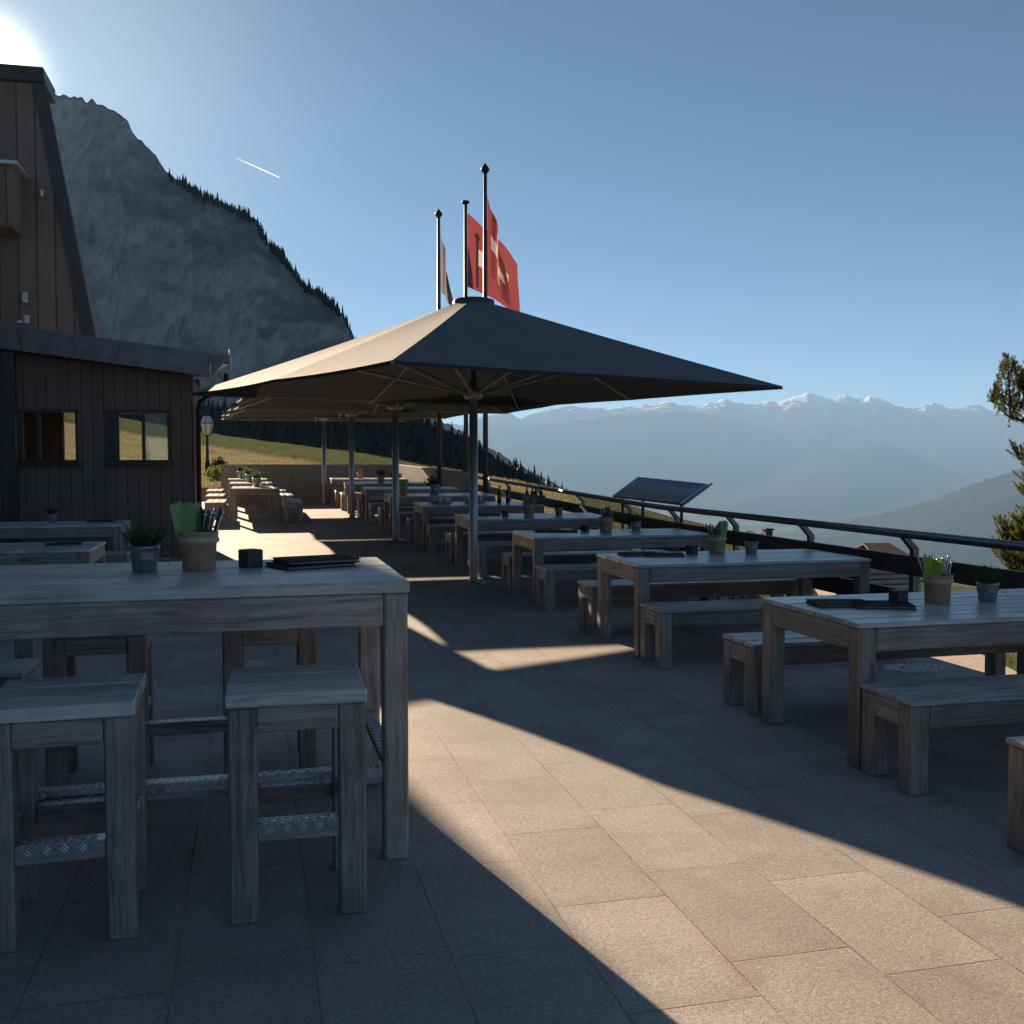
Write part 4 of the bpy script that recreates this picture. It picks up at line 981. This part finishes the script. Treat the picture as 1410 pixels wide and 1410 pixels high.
# ------------------------------------------------------------------ street lamp, bushes
lz = meadow_h(-1.8, 42.0)[0]
lp = thing('street_lamp', (-1.78, 42.0, lz), 'black lantern post beside the chalet corner on the meadow', 'street lamp')
mb = MB(); Hh = 3.42-lz
mb.lathe([(0, 0), (.15, 0), (.15, .1), (.10, .16), (.10, .5), (.075, .55), (.06, .62), (.05, Hh-1.05), (.07, Hh-1.0), (.04, Hh-.95), (.05, Hh-.82), (0, Hh-.80)], BLKM, 14); mb.build('post', lp)
zb = Hh-.80; r0, r1 = .15, .26
mb = MB()
def hexa(r, z): return [Vector((r*math.cos(k*math.pi/3+.3), r*math.sin(k*math.pi/3+.3), z)) for k in range(6)]
h0, h1, h2 = hexa(r0, zb), hexa(r1, zb+.48), hexa(.15, zb+.76)
for k in range(6): mb.tube([h0[k], h1[k]], .016, BLKM, 6); mb.tube([h1[k], h1[(k+1) % 6]], .018, BLKM, 6); mb.tube([h0[k], h0[(k+1) % 6]], .018, BLKM, 6); mb.tube([h1[k], h2[k]], .012, BLKM, 6)
mb.build('lantern_frame', lp)
mb = MB(); mb.add(h0+h1, [(k, (k+1) % 6, 6+(k+1) % 6, 6+k) for k in range(6)], LAMPG); mb.build('lantern_glass', lp)
mb = MB(); mb.add(hexa(r1*.97, zb+.49)+h2, [(k, (k+1) % 6, 6+(k+1) % 6, 6+k) for k in range(6)]+[(6, 7, 8, 9, 10, 11)], LITE); mb.lathe([(.04, 0), (.03, .05), (0, .10)], BLKM, 8, (0, 0, zb+.76)); mb.build('lantern_roof', lp)
def bush(name, u, v0, v1, D, w, n, mat, label, leafl):
    p0 = at(u, v0, D); p1 = at(u, v1, D); gz = min(p0.z, meadow_h(p0.x, p0.y)[0])
    t = thing(name, (p0.x, p0.y, gz), label, 'bush'); H = p1.z-gz
    mb = MB()
    for k in range(7): mb.tube([(random.uniform(-.1, .1), random.uniform(-.1, .1), -.1), (random.uniform(-.5, .5)*w, random.uniform(-.5, .5)*w, H*.7)], [.02, .008], BARK, 5)
    mb.build('stems', t); mb = MB()
    for k in range(n):
        d = Vector((random.gauss(0, 1), random.gauss(0, 1), random.gauss(0, 1))).normalized()*random.random()**.4
        c = Vector((d.x*w*.5, d.y*w*.5, H*.55+d.z*H*.45)); mb.leaf(c, Vector((random.uniform(-1, 1), random.uniform(-1, 1), random.uniform(-.4, 1))).normalized()*leafl, leafl*.3, mat)
    mb.build('foliage', t)
bush('green_bush', 297, 668, 641, 37, .72, 520, SHRUB, 'bright green shrub at the left end of the concrete wall', .10)
bush('dark_bush', 301, 650, 630, 39.5, .62, 900, DBUSH, 'dark rounded bush behind the bright shrub by the lamp', .09)

# ------------------------------------------------------------------ right side, below the terrace
def pine(label):
    D = 24.; base = at(1442, 900, D); gz = meadow_h(base.x, base.y)[0]-.4
    t = thing('pine_tree', (base.x, base.y, gz), label, 'tree'); H = at(1442, 500, D).z-gz
    mb = MB(); mb.tube([(0, 0, 0), (.05, 0, H*.4), (-.05, .05, H*.75), (0, 0, H)], [.22, .17, .10, .03], BARK, 10); mb.build('trunk', t)
    lm, mb = MB(), MB(); wv = RT.copy(); fv = Vector((-RT.y, RT.x, 0))
    def tuft(c, d, s, n=30):
        d = d.normalized(); L = .20*s; e0 = c-d*L*.3
        for k in range(n):
            f = random.random()**.8; o_ = Vector((random.gauss(0, 1), random.gauss(0, 1), random.gauss(0, 1))); o_ = (o_-d*o_.dot(d)).normalized()
            mb.leaf(e0+d*L*f, (d*random.uniform(.5, 1.1)+o_*.75*(1.15-f)).normalized()*random.uniform(.065, .115), .009, NEED)
    def branch(z, ang, L, rise):
        d = Vector((math.cos(ang), math.sin(ang), 0)); p0 = Vector((0, 0, z)); pts = [p0]
        for k in range(1, 6):
            f = k/5; pts.append(p0+d*L*f+Vector((random.uniform(-.05, .05), random.uniform(-.05, .05), rise*L*f*f)))
        lm.tube(pts, [.035, .03, .022, .018, .012, .006], BARK, 6)
        for k in range(int(8+L*14)):
            f = random.uniform(.25, 1.); i = min(4, int(f*5)); c = pts[i].lerp(pts[i+1], f*5-i)
            up = Vector((random.uniform(-.5, .5), random.uniform(-.5, .5), random.uniform(.5, 1.2)))+d*.3; e = c+up.normalized()*random.uniform(.06, .28)
            lm.tube([c, e], [.008, .004], BARK, 4, False)
            tuft(c.lerp(e, .35), up, 1., 20); tuft(e, up, 1.2, 34)
    la = math.atan2(-RT.y, -RT.x)
    # whorls: the photo shows three groups with gaps
    for (v0, v1, L, n) in ((540, 580, .62, 18), (590, 625, .60, 9), (635, 695, .78, 16), (655, 700, .66, 10), (735, 795, 1.02, 24), (800, 860, 1.15, 14), (505, 545, .42, 12)):
        for k in range(n):
            z = at(1442, random.uniform(v0, v1), D).z-gz; branch(z, la+random.uniform(-2.2, 2.2) if random.random() < .75 else random.random()*6.28, L*random.uniform(.65, 1.2), random.uniform(.15, .5))
    # side leader whose top stands at the photo's edge
    q = at(1391, 575, D); o = Vector((base.x, base.y, gz)); s0 = Vector((0, 0, q.z-gz-.25)); s1 = q-o; s2 = at(1388, 497, D)-o
    lm.tube([s0, s1, s1.lerp(s2, .5), s2], [.05, .035, .022, .008], BARK, 6)
    for k in range(105):
        f = random.random(); c = s1.lerp(s2, f); a = random.random()*6.28; R_ = .34*(1-f)**.8+.03; e = c+Vector((math.cos(a)*R_, math.sin(a)*R_, R_*.55))
        lm.tube([c, e], [.010, .004], BARK, 4, False)
        tuft(e, Vector((math.cos(a)*.35, math.sin(a)*.35, .9)), .95, 30)
    for (du, v, s) in ((-22, 548, .8), (-12, 560, 1), (14, 540, 1), (20, 520, .9), (26, 560, 1), (8, 575, 1)):
        c = at(1391+du, v, D+random.uniform(-.3, .3))-o; lm.tube([s1, s1.lerp(c, .6)-Vector((0, 0, .08)), c], [.02, .014, .005], BARK, 5)
        for k in range(14): tuft(c+Vector((random.gauss(0, .08), random.gauss(0, .08), random.gauss(0, .10))), Vector((0, 0, 1)), .9)
    lm.build('limbs', t, flat_recalc=False); mb.build('crown', t, flat_recalc=False)
pine('pine tree at the right photo edge with sunlit needle tufts')

# small hut roof beyond the railing
p = at(1212, 764, 30); ht = thing('hut', (p.x, p.y, p.z-2.2), 'small hut with a red brown roof beyond the railing', 'hut')
e1 = Vector((RT.x, RT.y, 0)); e2 = Vector((-RT.y, RT.x, 0))
def hp(a, b, z): q = e1*a+e2*b; return (q.x, q.y, z)
mb = MB(); mb.prism([hp(-.45, -.9, 0), hp(.40, -.9, 0), hp(.40, .9, 0), hp(-.45, .9, 0)], [hp(-.45, -.9, 2.2), hp(.40, -.9, 2.2), hp(.40, .9, 2.2), hp(-.45, .9, 2.2)], WALLB); mb.build('wall', ht)
mb = MB(); mb.prism([hp(-.55, -1.1, 2.21), hp(.50, -1.1, 2.21), hp(.26, 0, 2.50), hp(-.50, 0, 2.50)], [hp(-.55, -1.1, 2.26), hp(.50, -1.1, 2.26), hp(.26, 0, 2.55), hp(-.50, 0, 2.55)], ROOFR)
mb.prism([hp(-.55, 1.1, 2.21), hp(.50, 1.1, 2.21), hp(.26, .001, 2.50), hp(-.50, .001, 2.50)], [hp(-.55, 1.1, 2.26), hp(.50, 1.1, 2.26), hp(.26, .001, 2.55), hp(-.50, .001, 2.55)], ROOFR); mb.build('roof', ht)
p = at(1057, 735, 56); ch = thing('chimney_stack', (p.x, p.y, p.z-1.), 'small chimney with a cap showing over the plank of the railing', 'chimney')
mb = MB(); mb.box(-.2, .2, -.2, .2, -1.2, 1.2, plain('chimney_brick', (.10, .06, .05), .9), .01); mb.build('stack', ch)
mb = MB(); mb.box(-.27, .27, -.27, .27, 1.21, 1.30, BLKM, .01); mb.build('cap', ch)
# slatted timber box beside the railing
p = at(1217, 790, 11.6); zt = at(1217, 777, 11.6).z; bxg = thing('slatted_box', (p.x, p.y, -1.6), 'slatted timber box just outside the railing', 'timber box')
mb = MB(); z = 1.65; k = 0
while z < zt+1.6-.05: mb.box(-.42, .28, -.3, -.27, z-1.6+0, z-1.6+.045, DX, .003) if False else mb.box(-.42, .28, -.3, -.27, z-.0, z+.045, WX, .004); z += .058
mb.build('slats', bxg); mb = MB(); mb.box(-.42, .28, -.268, .3, .0, zt+1.6-.06, DX, .004); mb.box(-.45, .31, -.32, .32, zt+1.6-.05, zt+1.6-.015, WX, .004); mb.build('box', bxg)
# flowers and pebbles at the terrace edge
mb = MB()
for k in range(260):
    u = random.uniform(985, 1070); q = at(u, 637, random.uniform(11.3, 12.3)); c = Vector((max(5.3, q.x), q.y, random.uniform(-.05, .22)))
    mb.leaf(c, Vector((random.uniform(-1, 1), random.uniform(-1, 1), .4)).normalized()*.05, .02, FLOW if random.random() < .35 else HERB)
mb.box(5.3, 5.9, 10.3, 12.0, -1.5, -.05, SOIL, .02)
tag(mb.build('flower_bed', flat_recalc=False), 'small red and white flowers along the outer terrace edge', 'flowers', kind='stuff')
mb = MB()
for k in range(240):
    a = random.random()*6.28; r = random.random()**.5; c = (4.83+math.cos(a)*r*.24, 6.72+math.sin(a)*r*.16, .003)
    s = random.uniform(.006, .017); mb.lathe([(s, -.002), (s*.9, s*.5), (s*.4, s*.85), (0, s*.9)], ROCKS, 6, c)
tag(mb.build('pebbles', flat_recalc=False), 'patch of pale pebbles on the floor by the railing', 'pebbles', kind='stuff')

# ------------------------------------------------------------------ contrail and haze
mb = MB(); q0, q1 = at(322, 216, 30000), at(385, 244.5, 30000); n = 24; cm = NT('contrail_vapour')
tr = cm.n('ShaderNodeBsdfTransparent'); df = cm.n('ShaderNodeBsdfTranslucent'); df.inputs[0].default_value = (1, 1, 1, 1); mx = cm.n('ShaderNodeMixShader')
cm.set(mx.inputs[0], cm.math('MULTIPLY', cm.attr('rnd'), .42)); cm.set(mx.inputs[1], tr.outputs[0]); cm.set(mx.inputs[2], df.outputs[0]); cm.set(cm.o.inputs['Surface'], mx.outputs[0])
for k in range(n):
    a, b = q0.lerp(q1, k/n), q0.lerp(q1, (k+1)/n); f = (k+.5)/n; r = 15*(1.15-.6*f)+noise.noise(Vector((k*.7, 0, 0)))*2
    mb.tube([a, b], r, cm.m, 8, False); m_ = len(mb.v)
    for i in range(m_-16, m_): mb.r[i] = min(1, f*1.6)
tag(mb.build('contrail', flat_recalc=False), 'short white contrail of a distant aircraft in the sky', 'contrail')

hz = NT('haze_air'); hz.t.nodes.remove(hz.b); pv = hz.n('ShaderNodeVolumePrincipled')
pv.inputs['Color'].default_value = (.345, .60, .97, 1); pv.inputs['Density'].default_value = 3.9e-5; pv.inputs['Anisotropy'].default_value = .1
hz.set(hz.o.inputs['Volume'], pv.outputs[0])
mb = MB(); x0, x1, y0, y1, z0, z1 = -60000, 60000, -3000, 38000, -821, 2000
vs8 = [(x, y, z) for x in (x0, x1) for y in (y0, y1) for z in (z0, z1)]
mb.add(vs8, [(0, 1, 3, 2), (4, 6, 7, 5), (0, 4, 5, 1), (2, 3, 7, 6), (0, 2, 6, 4), (1, 5, 7, 3)], hz.m); tag(mb.build('haze'), kind='stuff')
